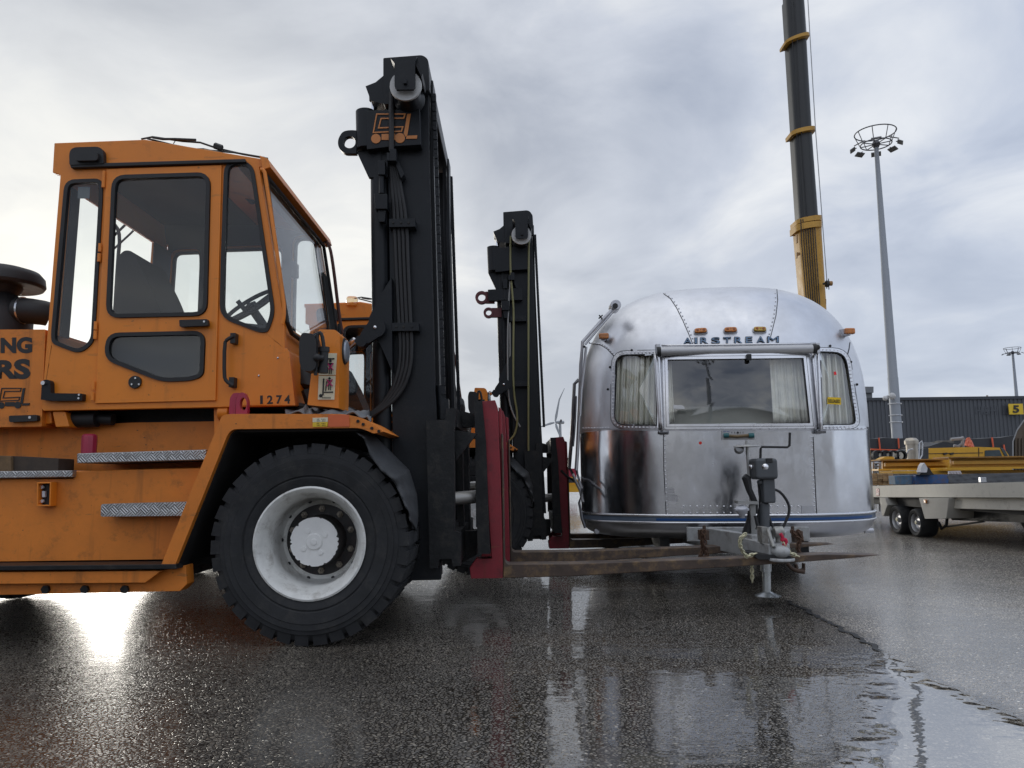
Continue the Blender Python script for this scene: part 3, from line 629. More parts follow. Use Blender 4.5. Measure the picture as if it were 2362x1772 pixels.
m = M(); m.grid(flap, 56, 10); m.build('mud_flap', mat('grey_rubber_flap', (.032, .034, .037), .6, 0, .3, 6, .003, 30, .4, (.06, .06, .06)), fen, thick=.008)
ring = circ(561, 932, 8, 20, 15)
m = M(); m.prism([arcs([(543, 956), (545, 918), (552, 906), (563, 905), (571, 922), (570, 956)], [2, 8, 6, 6, 12, 2]), ring], 4.20, 4.24); m.prism(arcs([(528, 955), (530, 918), (538, 907), (552, 906), (545, 918), (542, 956)], [2, 8, 4, 2, 2, 2]), 4.22, 4.30)
m.build('lifting_eye', MAROON, FT, bev=.004)
# front post with lamp, mirror and warning stickers
m = M(); m.prism(arcs([(709, 934), (718, 861), (735, 760), (776, 761), (784, 775), (781, 942)], [0, 0, 4, 12, 8, 0]), 4.30, 4.56); post = m.build('lamp_post_box', ORANGE, FT, bev=.012)
hx = P(784, 810, 4.32).x; hc = Vector((hx-.005, 4.43, P(790, 811, 4.43).z))
m = M(); m.lathe([(.075, -.02), (.078, .01), (.07, .018)], hc, (1, 0, 0), 28); hl = m.build('headlight', BLACKR, FT)
m = M(); m.lathe([(.07, .012), (.06, .026), (.03, .034), (0, .036)], hc, (1, 0, 0), 28); m.build('lens', mat('headlamp_glass', (.35, .38, .42), .12, .3, .1), hl)
m = M(); m.prism([(736, 815), (777, 815), (774, 865), (735, 865)], 4.292, 4.298); m.prism([(735, 867), (774, 867), (771, 922), (733, 922)], 4.292, 4.298); st = m.build('warning_sticker', CREAM, post)
def man(mm, x, y, s):
    f = lambda a, b_: P(x+a*s, y+b_*s, 4.290)
    mm.cyl(P(x, y-13*s, 4.291), P(x, y-13*s, 4.288), 3*s*wid(4.29), seg=12)
    for q in ([(-6, -9), (6, -9), (6, -6), (3, -6), (3, 1), (-3, 1), (-3, -6), (-6, -6)], [(-3, 1), (-1, 1), (-1, 14), (-3, 14)], [(1, 1), (3, 1), (3, 14), (1, 14)]):
        mm.solid(flat([[(x+a*s, y+b_*s) for a, b_ in q]]), lambda a, b_: P(a, b_, 4.288), lambda a, b_: P(a, b_, 4.2915))
m = M(); man(m, 762, 847, 1.1); man(m, 760, 886, 1.0)
for q in ([(738, 826), (771, 826), (771, 829), (738, 829)], [(745, 873), (748, 873), (746, 912), (743, 912)], [(747, 904), (768, 903), (768, 906), (747, 906)], [(750, 902), (752, 880), (754, 880), (752, 902)]): m.prism(q, 4.288, 4.2915)
m.cyl(P(740, 913, 4.291), P(740, 913, 4.288), .01, seg=12)
m.text('IIIIIIII', [(743, 916), (762, 916), (762, 919), (743, 919)], lambda x, y: P(x, y, 4.288), (0, .003, 0))
m.build('sticker_pictogram', BLACKT, post)
m = M()
for x, y in ((762, 846), (760, 883)):
    for a in (1, -1): m.prism([(x-8, y-8*a), (x-5, y-8*a), (x+8, y+8*a), (x+5, y+8*a)], 4.284, 4.2875)
m.build('sticker_cross', PINK, post)
m = M(); m.prism(arcs([(696, 767), (724, 770), (730, 790), (728, 850), (716, 857), (697, 855), (690, 835), (690, 785)], 8), 4.10, 4.20); mir = m.build('mirror', BLACKR, FT, bev=.02)
m = M(); m.tube(px_line([(728, 866), (731, 775), (736, 766), (743, 772), (747, 800), (747, 806)], 4.13), .010, sm=1); m.cyl(P(748, 803, 4.15), P(745, 858, 4.15), .024, seg=16); m.cyl(P(748, 801, 4.15), P(747.6, 812, 4.15), .029, seg=16); m.cyl(P(745.4, 848, 4.15), P(745, 861, 4.15), .028, seg=16)
m.cyl(P(727, 826, 4.10), P(745, 826, 4.12), .016, seg=12); m.ball(P(731, 825, 4.10), .022, 12); m.build('mirror_arm', BLACKR, mir)
m = M(); m.tube([P(700, 900, 4.75), P(705, 850, 4.8), P(715, 830, 4.9)], [.09, .085, .07], 16); m.tube(px_line([(690, 940), (720, 945), (705, 900)], 4.6), .03, sm=1); m.build('intake_duct', BLACKR, FT)
# wheels
def wheel(root, cx, cz, Y, Ro, full=True, inner=False):
    w = part('wheel', root); W = Ro*.66; o = Vector((cx, Y, cz)); a = (0, 1, 0); ri = Ro*.535
    m = M(); tr = Ro-.022
    pr = [(ri+.004, .012), (ri+.02, 0), (ri+.06, -.008), (ri+.068, -.004), (ri+.075, -.012), (Ro*.78, -.020), (Ro*.785, -.016), (Ro*.84, -.019), (Ro*.845, -.014), (Ro*.885, -.012), (Ro*.89, -.007), (tr-.035, -.003), (tr-.012, .006), (tr, .02), (tr+.003, W*.5), (tr, W-.02), (tr-.012, W-.006), (tr-.05, W), (Ro*.7, W+.01), (ri+.02, W-.02), (ri+.004, W-.03)]
    m.lathe(pr, o, a, 96)
    n = 34; rj = random.Random(5)
    for i in range(n):
        th = 2*math.pi*i/n+.03+rj.uniform(-.008, .008); rk = rj.uniform(0, .006)
        for side in ((0, 1) if full else (0,)):
            ph = th; y0, y1 = (.0, W*.47) if side == 0 else (W*.53, W)
            def pt(r, an, y): return o+Vector((math.cos(an)*r, y, math.sin(an)*r))
            h = .0735; a0, a1 = ph-h*1.02, ph+h*1.02
            yo = (-.004, .012) if side == 0 else (W*.53, W*.53)
            A = [pt(Ro-.065 if side == 0 else tr-.01, a0, y0+.0 if side == 0 else y0), pt(Ro-.004, a0+.008, y0+.008), pt(Ro-.004, a1-.008, y0+.008), pt(Ro-.065 if side == 0 else tr-.01, a1, y0)]
            if side == 0: A[0] = pt(Ro-.062, a0, -.006); A[3] = pt(Ro-.062, a1, -.006); A[1] = pt(Ro-.002-rk, a0+.006, .004); A[2] = pt(Ro-.002-rk*.3, a1-.006, .004)
            B = [pt(tr-.02, a0, y1), pt(Ro, a0+.008, y1-.006), pt(Ro, a1-.008, y1-.006), pt(tr-.02, a1, y1)]
            m.hexa(A, B)
    m.build('tyre', TYRE, w, ang=30)
    if inner:
        m = M(); m.lathe([(ri+.01, .02), (ri-.01, .05), (ri-.02, .22), (0, .22)], o, a, 40); m.build('rim', GREASE, w); return w
    m = M(); rp = [(ri+.012, .004), (ri+.016, -.006), (ri+.006, -.010), (ri-.006, .0), (ri-.018, .02), (ri-.028, .05), (ri-.045, .08), (ri-.05, .20), (ri-.058, .25), (.222, .27), (.205, .275), (.203, .268), (.200, .268)]
    k = Ro/.54; m.lathe([(r if r > .25 else r*k, t_*k) for r, t_ in rp], o, a, 72)
    rim = m.build('rim', WHITEP, w, ang=50)
    m = M(); m.lathe([(.20*k, .272*k), (.20*k, .268*k), (.142*k, .266*k), (.139*k, .13*k), (.136*k, .105*k), (0, .103*k)], o+Vector((0, .002, 0)), a, 48); m.build('hub', mat('hub_black', (.012, .011, .011), .45, 0, .4, 14, .001, 50, .8, (.06, .02, .018)), w)
    m = M()
    lp = []
    rng = random.Random(3)
    for i in range(90):
        lp.append((.1345-(rng.uniform(.002, .014) if rng.random() < .28 else rng.uniform(0, .0015)))*k)
    f = [m.bm.verts.new(o+Vector((math.cos(2*math.pi*i/90)*lp[i], .104*k, math.sin(2*math.pi*i/90)*lp[i]))) for i in range(90)]
    g = [m.bm.verts.new(q.co+Vector((0, -.004, 0))) for q in f]; m.bm.faces.new(g)
    for i in range(90): m.bm.faces.new((f[i-1], f[i], g[i], g[i-1]))
    m.lathe([(.045*k, 0), (.045*k, -.004), (.040*k, -.008), (.018*k, -.009), (.016*k, -.014), (0, -.015)], o+Vector((0, .100*k, 0)), a, 28)
    for i in range(4):
        an = R(32+90*i); m.lathe([(.0145*k, 0), (.0135*k, -.005), (0, -.006)], o+Vector((math.cos(an)*.068*k, .100*k, math.sin(an)*.068*k)), a, 16)
    m.build('hub_cap', mat('chipped_white_paint', (.80, .80, .78), .42, 0, .06, 10, 0, 0, .25, (.3, .28, .25)), w)
    m = M()
    for i in range(10):
        an = R(18+36*i); c_ = o+Vector((math.cos(an)*.174*k, .266*k, math.sin(an)*.174*k))
        m.lathe([(.019*k, 0), (.019*k, -.006), (.013*k, -.006), (.013*k, -.026), (.007*k, -.028), (.007*k, -.045), (0, -.046)], c_, a, 6)
    m.build('wheel_nut', mat('old_nuts', (.25, .22, .18), .45, .6, .2), w)
    m = M()
    for i in range(10):
        an = R(36*i); c_ = o+Vector((math.cos(an)*.226*k, .262*k, math.sin(an)*.226*k)); m.lathe([(.011*k, -.004), (0, -.0045)], c_, a, 14)
    m.build('rim_hole', BLACKT, w)
    return w
wc = P(714, 1256, 4.2); RO = 231*wid(4.2)*.992
wheel(FT, wc.x, RO+.002, 4.2, RO); wheel(FT, wc.x, RO+.002, 4.62, RO, False, True)
m = M(); m.cyl((wc.x, 4.9, wc.z), (wc.x, 6.0, wc.z), .16); m.build('axle', GREASE, FT)
wheel(FT, wc.x, RO+.002, 5.85, RO, False, True); wheel(FT, wc.x, RO+.002, 6.28, RO, False, True)
wheel(FT, wc.x-2.75, RO+.002, 4.35, RO)
wheel(FT, wc.x-2.75, RO+.002, 6.0, RO, False, True)
# ------------------------------------------------------------------ mast and carriage of the forklift
MY = 4.70
chan = [(890, 205), (988, 200), (991, 400), (1004, 900), (1011, 1000), (1017, 1290), (1017, 1338), (925, 1340), (912, 1230), (906, 1040), (903, 900), (895, 420), (893, 345)]
m = M(); m.prism(chan, MY, MY+.05); ch1 = [(988, 150), (992, 150), (1005, 900), (1020, 1330), (1008, 1330), (990, 400)]
m.prism([(893, 345), (903, 345), (913, 900), (925, 1335), (915, 1335), (903, 900)], MY+.051, MY+.20)
m.prism([(978, 200), (988, 200), (991, 400), (1004, 900), (1017, 1330), (1007, 1330), (994, 900), (981, 400)], MY+.051, MY+.18)
bprism(m, chan, MY, 6.16, 6.21)
bprism(m, [(893, 345), (903, 345), (913, 900), (925, 1335), (915, 1335), (903, 900)], MY, 6.0, 6.159)
bprism(m, [(978, 200), (988, 200), (991, 400), (1004, 900), (1017, 1330), (1007, 1330), (994, 900), (981, 400)], MY, 6.0, 6.159)
for y0, y1 in ((480, 540), (760, 830), (1040, 1100), (1240, 1335)): m.prism([(915, y0), (925, y0), (925, y1), (915, y1)], MY+.21, 5.99)
mast = m.build('mast', BLACKP, FT, bev=.005)
m = M(); inn = [(994, 185), (999, 185), (1001, 400), (1014, 900), (1028, 1240), (1018, 1240), (1004, 900), (991, 400)]
m.prism(inn, MY+.07, MY+.22); bprism(m, inn, MY, 5.93, 6.10)
bprism(m, [(940, 200), (990, 200), (1012, 900), (1018, 1240), (970, 1240), (950, 900)], MY, 6.11, 6.13)
m.build('inner_mast', BLACKP, FT, bev=.004)
m = M(); m.prism(arcs([(884, 134), (975, 127), (988, 137), (991, 206), (905, 240), (884, 240)], [3, 8, 8, 3, 3, 3]), MY-.07, MY-.001); bprism(m, arcs([(884, 134), (975, 127), (988, 137), (990, 190), (884, 190)], [3, 8, 8, 3, 3]), MY, MY, 6.30)
m.prism([(884, 175), (866, 190), (843, 199), (855, 232), (884, 240)], MY-.06, MY+.20); bprism(m, [(884, 175), (866, 190), (843, 199), (855, 232), (884, 240)], MY, 6.0, 6.25)
m.build('mast_head', BLACKP, FT, bev=.006)
# pulley with its guard
pc = P(935.5, 197, 4.45); pr_ = 39.5*wid(4.45)
m = M(); m.lathe([(0, -.002), (pr_*.985, 0), (pr_, .006), (pr_, .014)], pc, (0, 1, 0), 44); m.build('pulley', mat('pale_pulley', (.5, .5, .49), .5, .2, .1, 12, 0, 0, .5, (.2, .2, .2)), FT)
m = M(); m.lathe([(pr_-.001, .015), (pr_*.80, .03), (pr_*.76, .09), (pr_*.80, .15), (pr_*.98, .175), (pr_, .185), (pr_*.98, .195), (0, .195)], pc, (0, 1, 0), 44); m.build('pulley_drum', BLACKP, FT)
m = M(); m.prism(arcs([(910, 140), (957, 140), (958, 200), (953, 206), (915, 207), (910, 200)], [2, 2, 4, 2, 2, 4]), 4.40, 4.42); m.prism([(901, 135), (962, 130), (957, 146), (910, 146)], 4.41, 4.63); m.prism([(957, 146), (962, 130), (975, 170), (972, 178)], 4.43, 4.63); m.prism(arcs([(930, 180), (938, 180), (938, 192), (930, 192)], 2), 4.38, 4.40)
m.build('pulley_guard', BLACKP, FT, bev=.004)
# lift cylinder, collar with emblem, lug
def lift(Y, dyc):
    mm = M(); a = back(873, 345, MY, Y); b_ = back(884, 1300, MY, Y); mm.cyl(a, b_, .057, seg=28); return mm
m = lift(MY+.03, 0); m.build('lift_cylinder', BLACKP, FT); m = lift(6.12, 0); m.build('lift_cylinder', BLACKP, FT)
m = M(); m.cyl(P(862, 228, MY+.03), P(863, 275, MY+.03), .019, seg=20); m.build('lift_rod', CHROME, FT)
m = M(); m.cyl(P(860, 205, MY+.03), P(861, 234, MY+.03), .026, seg=16)
c0 = P(843, 258, 4.68); c1 = P(845, 346, 4.68); m.cyl(c0, c1, .062, seg=32); m.prism([(843, 255), (968, 251), (971, 334), (905, 338), (846, 345)], 4.618, MY-.001)
m.prism([(822, 349), (850, 410), (895, 410), (895, 340)], 4.68, 4.71)
col = m.build('mast_collar', BLACKP, FT, bev=.004)
m = M(); emblem(m, lambda u_, v_: (760+u_/5.184, 100+v_/5.184), lambda x, y: P(x, y, 4.6125)); m.build('emblem', mat('emblem_orange', (.55, .20, .05), .5), col)
m = M(); m.prism([arcs([(822, 301), (808, 300), (790, 303), (779, 322), (780, 340), (793, 354), (822, 354)], [0, 8, 12, 12, 12, 10, 0]), circ(806, 328, 14)], 4.66, 4.70); m.build('lifting_lug', BLACKP, FT, bev=.006)
# tilt cylinder
m = M(); m.prism([circ(867, 756, 22), circ(867, 756, 3, 8)], 4.56, 4.60); m.prism(arcs([(852, 740), (884, 770), (850, 792), (838, 794), (828, 782), (832, 768)], 6), 4.561, 4.599); m.prism(arcs([(816, 786), (826, 773), (846, 790), (838, 800), (826, 799)], 3), 4.54, 4.62)
m.prism(arcs([(872, 690), (903, 640), (905, 860), (893, 830), (875, 790), (852, 775), (850, 735)], [4, 0, 0, 6, 8, 6, 6]), 4.62, MY-.002); tilt = m.build('tilt_cylinder', BLACKP, FT, bev=.005)
m = M(); m.cyl(P(820, 785, 4.58), P(770, 830, 4.64), .022, seg=18); m.build('tilt_rod', CHROME, tilt)
m = M(); q = P(865, 755, 4.56); m.ball(q, .012, 12); m.build('grease_nipple', CHROME, tilt)
# hoses and clamps
m = M()
for i in range(4):
    d = i*9.5
    m.tube(px_line([(901+i*4, 368), (903+i*5, 400), (909+d, 500), (914+d*.95, 620), (920+d*.95, 745), (924+d*.9, 800), (921+d*.9, 850), (905+d*.85, 900), (880+d*.6, 935), (850+d*.3, 958), (830, 972+d*.3)], 4.655), .0125, 8, sm=2)
m.tube(px_line([(903, 215), (903, 350)], 4.60), .017, 10)
m.build('hydraulic_hose', BLACKR, FT)
m = M()
for y, x0, x1 in ((514, 897, 957), (754, 903, 965)): m.prism([(x0, y-9), (x1, y-11), (x1+1, y+9), (x0, y+10)], 4.615, MY-.002)
m.prism([(899, 343), (914, 343), (914, 371), (899, 371)], 4.58, 4.66); m.prism([(892, 352), (899, 352), (899, 371), (892, 371)], 4.58, 4.66); m.prism([(910, 372), (918, 370), (933, 402), (925, 412)], 4.62, 4.69)
m.prism([(872, 370), (888, 370), (888, 403), (872, 403)], 4.60, 4.66); m.prism([(863, 447), (893, 447), (893, 482), (865, 482)], 4.59, 4.66); m.prism([(871, 484), (890, 484), (887, 512), (874, 512)], 4.61, 4.66); m.cyl(P(880, 403, 4.63), P(880, 447, 4.63), .016, seg=10)
hc_ = m.build('valve_and_clamp_set', BLACKP, FT, bev=.003)
m = M()
for y, xs in ((514, (907, 925, 942)), (754, (914, 931, 950))):
    for x in xs: q = P(x, y, 4.615); m.cyl(q, q+Vector((0, -.006, 0)), .007, seg=8)
m.build('clamp_bolt', GREASE, hc_)
# lift chains
def chain(Y, dx, y0, y1, n):
    mm = M()
    for i in range(n):
        t_ = i/(n-1); y = y0+(y1-y0)*t_; x = 992+(1013-992)*(y-215)/680; q = back(x, y, MY, Y)+Vector((dx, 0, 0)); r_ = .0125
        mm.cyl(q+Vector((0, -.02, 0)), q+Vector((0, .02, 0)), r_, seg=8)
        for w_ in ((-.018, -.012), (-.006, .006), (.012, .018)) if i % 2 == 0 else ((-.011, -.007), (.007, .011)):
            mm.box(q.x-.012, q.x+.012, Y+w_[0], Y+w_[1], q.z-.030, q.z+.012)
    return mm.build('lift_chain', BLACKP, FT)
chain(MY+.045, .022, 215, 905, 64); chain(6.13, .022, 215, 905, 64)
# carriage
m = M(); m.prism([(983, 970), (1027, 968), (1029, 942), (1054, 942), (1047, 992), (1049, 1225), (1062, 1230), (1062, 1305), (1045, 1307), (1041, 1289), (1013, 1291), (1010, 1310), (991, 1312)], 4.61, 4.69)
bprism(m, [(983, 970), (1027, 968), (1029, 942), (1054, 942), (1047, 992), (1049, 1225), (1062, 1305), (991, 1312)], 4.61, 6.22, 6.28)
m.prism([(1029, 943), (1054, 943), (1054, 984), (1029, 984)], 4.691, 6.219); m.prism([(1020, 1224), (1061, 1224), (1061, 1300), (1020, 1300)], 4.691, 6.219)
m.prism([(1047, 992), (1100, 1000), (1052, 1062)], 4.74, 4.80); m.prism([(1093, 926), (1112, 925), (1121, 1020), (1128, 1214), (1098, 1216), (1096, 1000)], 4.90, 4.944)
m.prism([(1094, 930), (1111, 929), (1113, 975), (1096, 975)], 4.945, 5.98); m.prism([(1100, 1208), (1127, 1208), (1131, 1278), (1102, 1278)], 4.86, 5.98)
bprism(m, [(1093, 926), (1112, 925), (1121, 1020), (1128, 1214), (1098, 1216), (1096, 1000)], 4.90, 5.981, 6.03)
m.prism([(1055, 1000), (1066, 1000), (1070, 1222), (1058, 1222)], 5.1, 5.2); m.prism([(1052, 1010), (1080, 1010), (1084, 1222), (1055, 1222)], 5.6, 5.75); m.prism([(1054, 945), (1093, 955), (1095, 985), (1054, 985)], 5.2, 5.3)
m.prism(arcs([(1062, 1225), (1100, 1225), (1100, 1280), (1062, 1300)], 2), 5.2, 5.3)
carr = m.build('carriage', GREASE, FT, bev=.006)
m = M(); m.cyl(P(1044, 1150, 4.95), P(1098, 1146, 5.0), .042, seg=20); m.build('sideshift_rod', mat('dull_rod', (.35, .34, .32), .35, .6), carr)
m = M(); m.prism([(1018, 920), (1034, 920), (1036, 967), (1016, 967)], 4.72, 4.80); m.cyl(P(1016, 890, 4.76), P(1020, 966, 4.76), .028, seg=16); m.build('chain_anchor', BLACKP, carr)
shank = [(1111, 926), (1142, 923), (1148, 940), (1155, 1100), (1160, 1298), (1160, 1334), (1086, 1335), (1083, 1310), (1098, 1290), (1134, 1289), (1128, 1200), (1121, 1060)]
web = [(1149, 938), (1156, 942), (1161, 1100), (1164, 1296), (1161, 1296), (1155, 1100)]
tine = arcs([(1156, 1000), (1160, 1000), (1165, 1296), (1172, 1302), (1320, 1301), (1700, 1288), (1900, 1279), (2036, 1281), (1944, 1290), (1700, 1307.5), (1320, 1330), (1161, 1334)], [0, 0, 6, 4, 0, 0, 0, 0, 0, 0, 0, 0])
for k, (Y0, Y1, dx_) in enumerate(((4.95, 5.11, 0), (5.75, 5.91, .04))):
    m = M(); bprism(m, tine, 4.95, Y0+.004, Y1, dx_); fk = m.build('fork', FORKM, FT, bev=.006)
    m = M(); bprism(m, shank, 4.95, Y0, Y1, dx_); bprism(m, web, 4.95, Y0+.03, Y1-.03, dx_+.001); m.build('fork_shank', REDP, fk, bev=.006)
# ------------------------------------------------------------------ second forklift: the same machine further over
F2 = copy_tree(FT); F2.location = Vector(F2.location)+Vector((.74, 2.95, 0))
F2['label'] = 'second orange forklift behind the numbered one, mostly hidden, with dark red lugs'; ORG[F2.name] = Vector(F2.location)
low = {'cab', 'side_window', 'door', 'air_vent', 'rain_gutter', 'windscreen_rail', 'far_grab_rail', 'windscreen', 'windscreen_seal', 'wiper', 'roof_wiper', 'seat', 'guard_rail', 'steering_wheel', 'sun_visor'}
for o in [x for x in sc.objects if x.parent == F2]:
    st_ = o.name.split('.')[0]
    if st_ in low: o.location.z -= .34
    if st_ in ('carriage', 'fork'): o.location.z -= .09; o.location.x -= .11
    if st_ in ('fleet_number', 'window_sticker', 'warning_sticker', 'lifting_lug', 'hydraulic_hose'):
        for c_ in [x for x in sc.objects if x.parent == o]: bpy.data.objects.remove(c_)
        bpy.data.objects.remove(o)
for o in [x for x in sc.objects if x.name.startswith('emblem') and x.parent and x.parent.parent == F2]: bpy.data.objects.remove(o)
for x, y, r_, hr in ((1111, 686, 15, 8.5), (1127, 721, 12, 6.5)):
    m = M(); m.prism([circ(x, y, r_), circ(x, y, hr)], 7.61, 7.66); m.prism([(x+hr, y-r_*.9), (x+30, y-r_*.9), (x+30, y+r_*.9), (x+hr, y+r_*.9)], 7.615, 7.655); m.move((0, 0, 0)); m.build('lifting_lug', mat('dark_red_lug', (.10, .02, .025), .5), F2, bev=.005, label='dark red lifting lug')
m = M()
m.prism([(1125, 668), (1205, 664), (1205, 692), (1127, 694)], 7.57, 7.63); m.build('mast_collar_plate', BLACKP, F2, bev=.006)
HOSE2 = mat('faded_yellow_hose', (.22, .21, .09), .5)
m = M(); m.tube(px_line([(1178, 545), (1177, 625), (1184, 700), (1185, 730), (1184, 800), (1184, 905), (1195, 960), (1190, 1000), (1174, 1018)], 7.56), .010, sm=2)
m.tube(px_line([(1220, 545), (1219, 700), (1219, 1040)], 7.56), .010); m.build('hydraulic_hose', HOSE2, F2, label='faded yellow hydraulic hose')
m = M(); m.tube(px_line([(1177, 640), (1171, 740), (1171, 905), (1180, 950), (1200, 985)], 7.57), .008, sm=2); m.tube(px_line([(1176, 745), (1177, 905)], 7.58), .009); m.build('hydraulic_hose', mat('grey_hose', (.3, .3, .29), .5), F2)
bc = P(812, 701, 7.4)
m = M(); m.lathe([(.05, -.02), (.05, 0), (.045, .005)], bc, (0, 0, 1), 20); be = m.build('beacon', ORANGE, F2)
m = M(); m.lathe([(.055, 0), (.058, .05), (.05, .065), (0, .07)], bc, (0, 0, 1), 20); m.build('beacon_lens', glass('beacon_glass', (.85, .75, .6), .05, 2), be)
# loose things on the first forklift
def cloth(u_, v_):
    top = [(655, 948), (700, 936), (708, 931), (722, 945), (770, 940), (815, 948), (850, 951), (857, 968)]
    bot = [(662, 954), (700, 955), (712, 955), (724, 956), (770, 956), (812, 956), (840, 960), (856, 970)]
    t_ = u_*7; i = min(6, int(t_)); f = t_-i; a = Vector(top[i]).lerp(Vector(top[i+1]), f); b_ = Vector(bot[i]).lerp(Vector(bot[i+1]), f); q = a.lerp(b_, v_)
    z = P(q.x, q.y, 4.2+.45*(1-v_)); return z+Vector((0, 0, .012*math.sin(u_*30+v_*5)+.008*math.sin(v_*20+u_*9)))
m = M(); m.grid(cloth, 60, 12)
tag(m.build('rubber_sheet', mat('grey_sheet', (.16, .165, .17), .6, 0, .25, 12, .002, 50), None, thick=.008), 'crumpled grey sheet lying on top of the front fender below the warning stickers', 'sheet')
m = M(); m.prism([(-60, 1050), (25, 1052), (26, 1088), (-60, 1090)], 4.32, 4.5); tag(m.build('wooden_block', WOOD, None, bev=.004), 'light brown wooden block on the tread-plate deck edge, left of the dark one', 'wood block', 'wooden blocks on the forklift deck')
m = M(); m.prism([(28, 1052), (135, 1058), (134, 1086), (27, 1088)], 4.34, 4.5); tag(m.build('wooden_block', DWOOD, None, bev=.004), 'dark wet wooden block on the tread-plate deck edge below the hood lettering', 'wood block', 'wooden blocks on the forklift deck')
# ================================================================== travel trailer
YAW = .128; AX = Vector((math.sin(YAW), math.cos(YAW), 0)); LX = Vector((math.cos(YAW), -math.sin(YAW), 0))
TCX, TCY = 1.868, 6.988; CA, CB, ZC, CUP, CLO, N1, N2, KY = 1.253, .846, 1.2435, 1.342, .8935, 2.35, 2.94, 1.54
LEN = 5.6
TT = thing('travel_trailer', 'riveted silver aluminium travel trailer with curtained front windows, balanced over the forks', 'caravan', (TCX, TCY, 0))
def Wd(x, y, z): return Vector((TCX, TCY, 0))+LX*x+AX*y+Vector((0, 0, z))
def sz(z):
    if z >= ZC: h = min(1, (z-ZC)/CUP); return max(0, 1-h**N2)**(1/N2)
    h = min(1, (ZC-z)/CLO); return max(0, 1-h**18)**(1/8)
def depth(x, z):                         # y (negative) of the front skin at local x, z
    s = sz(z); a = CA*s
    if s < 1e-4 or abs(x) >= a: return 0
    return -CB*s**KY*max(0, 1-(abs(x)/a)**N1)**(1/N1)
def loc(p):
    d = p-Vector((TCX, TCY, 0)); return Vector((d.dot(LX), d.dot(AX), d.z))
def S(px, py, off=0):                    # the skin where that pixel's ray meets it
    d = ray(px, py); lo, hi = 4.8, 8.8
    f = lambda t: (lambda l_: l_.y-depth(l_.x, l_.z))(loc(EYE+d*t))
    a = lo; step = .05
    t = a; prev = f(t)
    hit = None
    while t < hi:
        t2 = t+step; cur = f(t2); l_ = loc(EYE+d*t2)
        if prev < 0 <= cur and abs(l_.x) < CA*sz(l_.z)*1.03: hit = (t, t2); break
        prev = cur; t = t2
    if hit is None: t = (TCY-.3)/d.y
    else:
        a, b_ = hit
        for _ in range(24):
            c_ = (a+b_)/2
            if f(c_) < 0: a = c_
            else: b_ = c_
        t = (a+b_)/2
    p = EYE+d*t
    if off: dn = d.normalized(); p = p-dn*(off/max(.35, -dn.dot(nrm_at(loc(p)))))
    return p
def nrm_at(l_):
    e = .01; y = lambda a, b_: depth(a, b_)
    gx = (y(l_.x+e, l_.z)-y(l_.x-e, l_.z))/(2*e); gz = (y(l_.x, l_.z+e)-y(l_.x, l_.z-e))/(2*e)
    gx = max(-4, min(4, gx)); gz = max(-4, min(4, gz))
    n = (LX*gx+Vector((0, 0, gz))-AX); return n.normalized()
Soff = lambda o: (lambda x, y: S(x, y, o))
def metal(name, col, rough, bumpd, bs, var=.06, scratch=.1):
    m = bpy.data.materials.new(name); m.use_nodes = True; t = m.node_tree; b = t.nodes['Principled BSDF']
    b.inputs['Metallic'].default_value = 1
    tcn = t.nodes.new('ShaderNodeTexCoord')
    def nz(s, d, rg, sc_=(1, 1, 1)):
        n = t.nodes.new('ShaderNodeTexNoise'); mp = t.nodes.new('ShaderNodeMapping'); mp.inputs['Scale'].default_value = sc_
        t.links.new(tcn.outputs['Object'], mp.inputs[0]); t.links.new(mp.outputs[0], n.inputs['Vector'])
        n.inputs['Scale'].default_value = s; n.inputs['Detail'].default_value = d; n.inputs['Roughness'].default_value = rg; return n.outputs[0]
    rp = t.nodes.new('ShaderNodeValToRGB'); t.links.new(nz(3.5, 8, .7), rp.inputs[0]); e = rp.color_ramp.elements
    e[0].position = .3; e[1].position = .7; e[0].color = tuple(c*(1-var) for c in col)+(1,); e[1].color = tuple(min(1, c*(1+var)) for c in col)+(1,)
    t.links.new(rp.outputs[0], b.inputs['Base Color'])
    mr = t.nodes.new('ShaderNodeMapRange'); t.links.new(nz(7, 8, .75, (1, 1, .5)), mr.inputs[0]); mr.inputs[1].default_value = .3; mr.inputs[2].default_value = .75
    mr.inputs[3].default_value = rough-scratch*.5; mr.inputs[4].default_value = rough+scratch; t.links.new(mr.outputs[0], b.inputs['Roughness'])
    bp = t.nodes.new('ShaderNodeBump'); bp.inputs['Distance'].default_value = bumpd; t.links.new(nz(bs, 2, .4, (1, 1, .45)), bp.inputs['Height'])
    t.links.new(bp.outputs[0], b.inputs['Normal']); return m
ALU_UP = metal('weathered_aluminium', (.66, .67, .70), .38, .012, 2.6, .10, .18)
ALU_LO = metal('polished_aluminium', (.68, .69, .72), .16, .014, 2.6, .07, .14)
ALU_TR = metal('aluminium_trim', (.74, .74, .76), .28, .002, 20)
ALU_DK = metal('dull_aluminium', (.48, .48, .50), .35, .004, 8, .12)
WL = arcs([(1411, 810), (1524, 808), (1524, 991), (1408, 989)], [34, 2, 2, 34]); WR = arcs([(1882, 802), (1958, 804), (1986, 988), (1886, 990)], [2, 40, 26, 2])
WM = [(1524, 812), (1868, 808), (1884, 990), (1530, 992)]
def inpoly(x, y, pl):
    c_ = False; j = len(pl)-1
    for i in range(len(pl)):
        if (pl[i][1] > y) != (pl[j][1] > y) and x < (pl[j][0]-pl[i][0])*(y-pl[i][1])/(pl[j][1]-pl[i][1]+1e-9)+pl[i][0]: c_ = not c_
        j = i
    return c_
HOLES = [inset(WL, 9), inset(WR, 9), inset(WM, 12)]
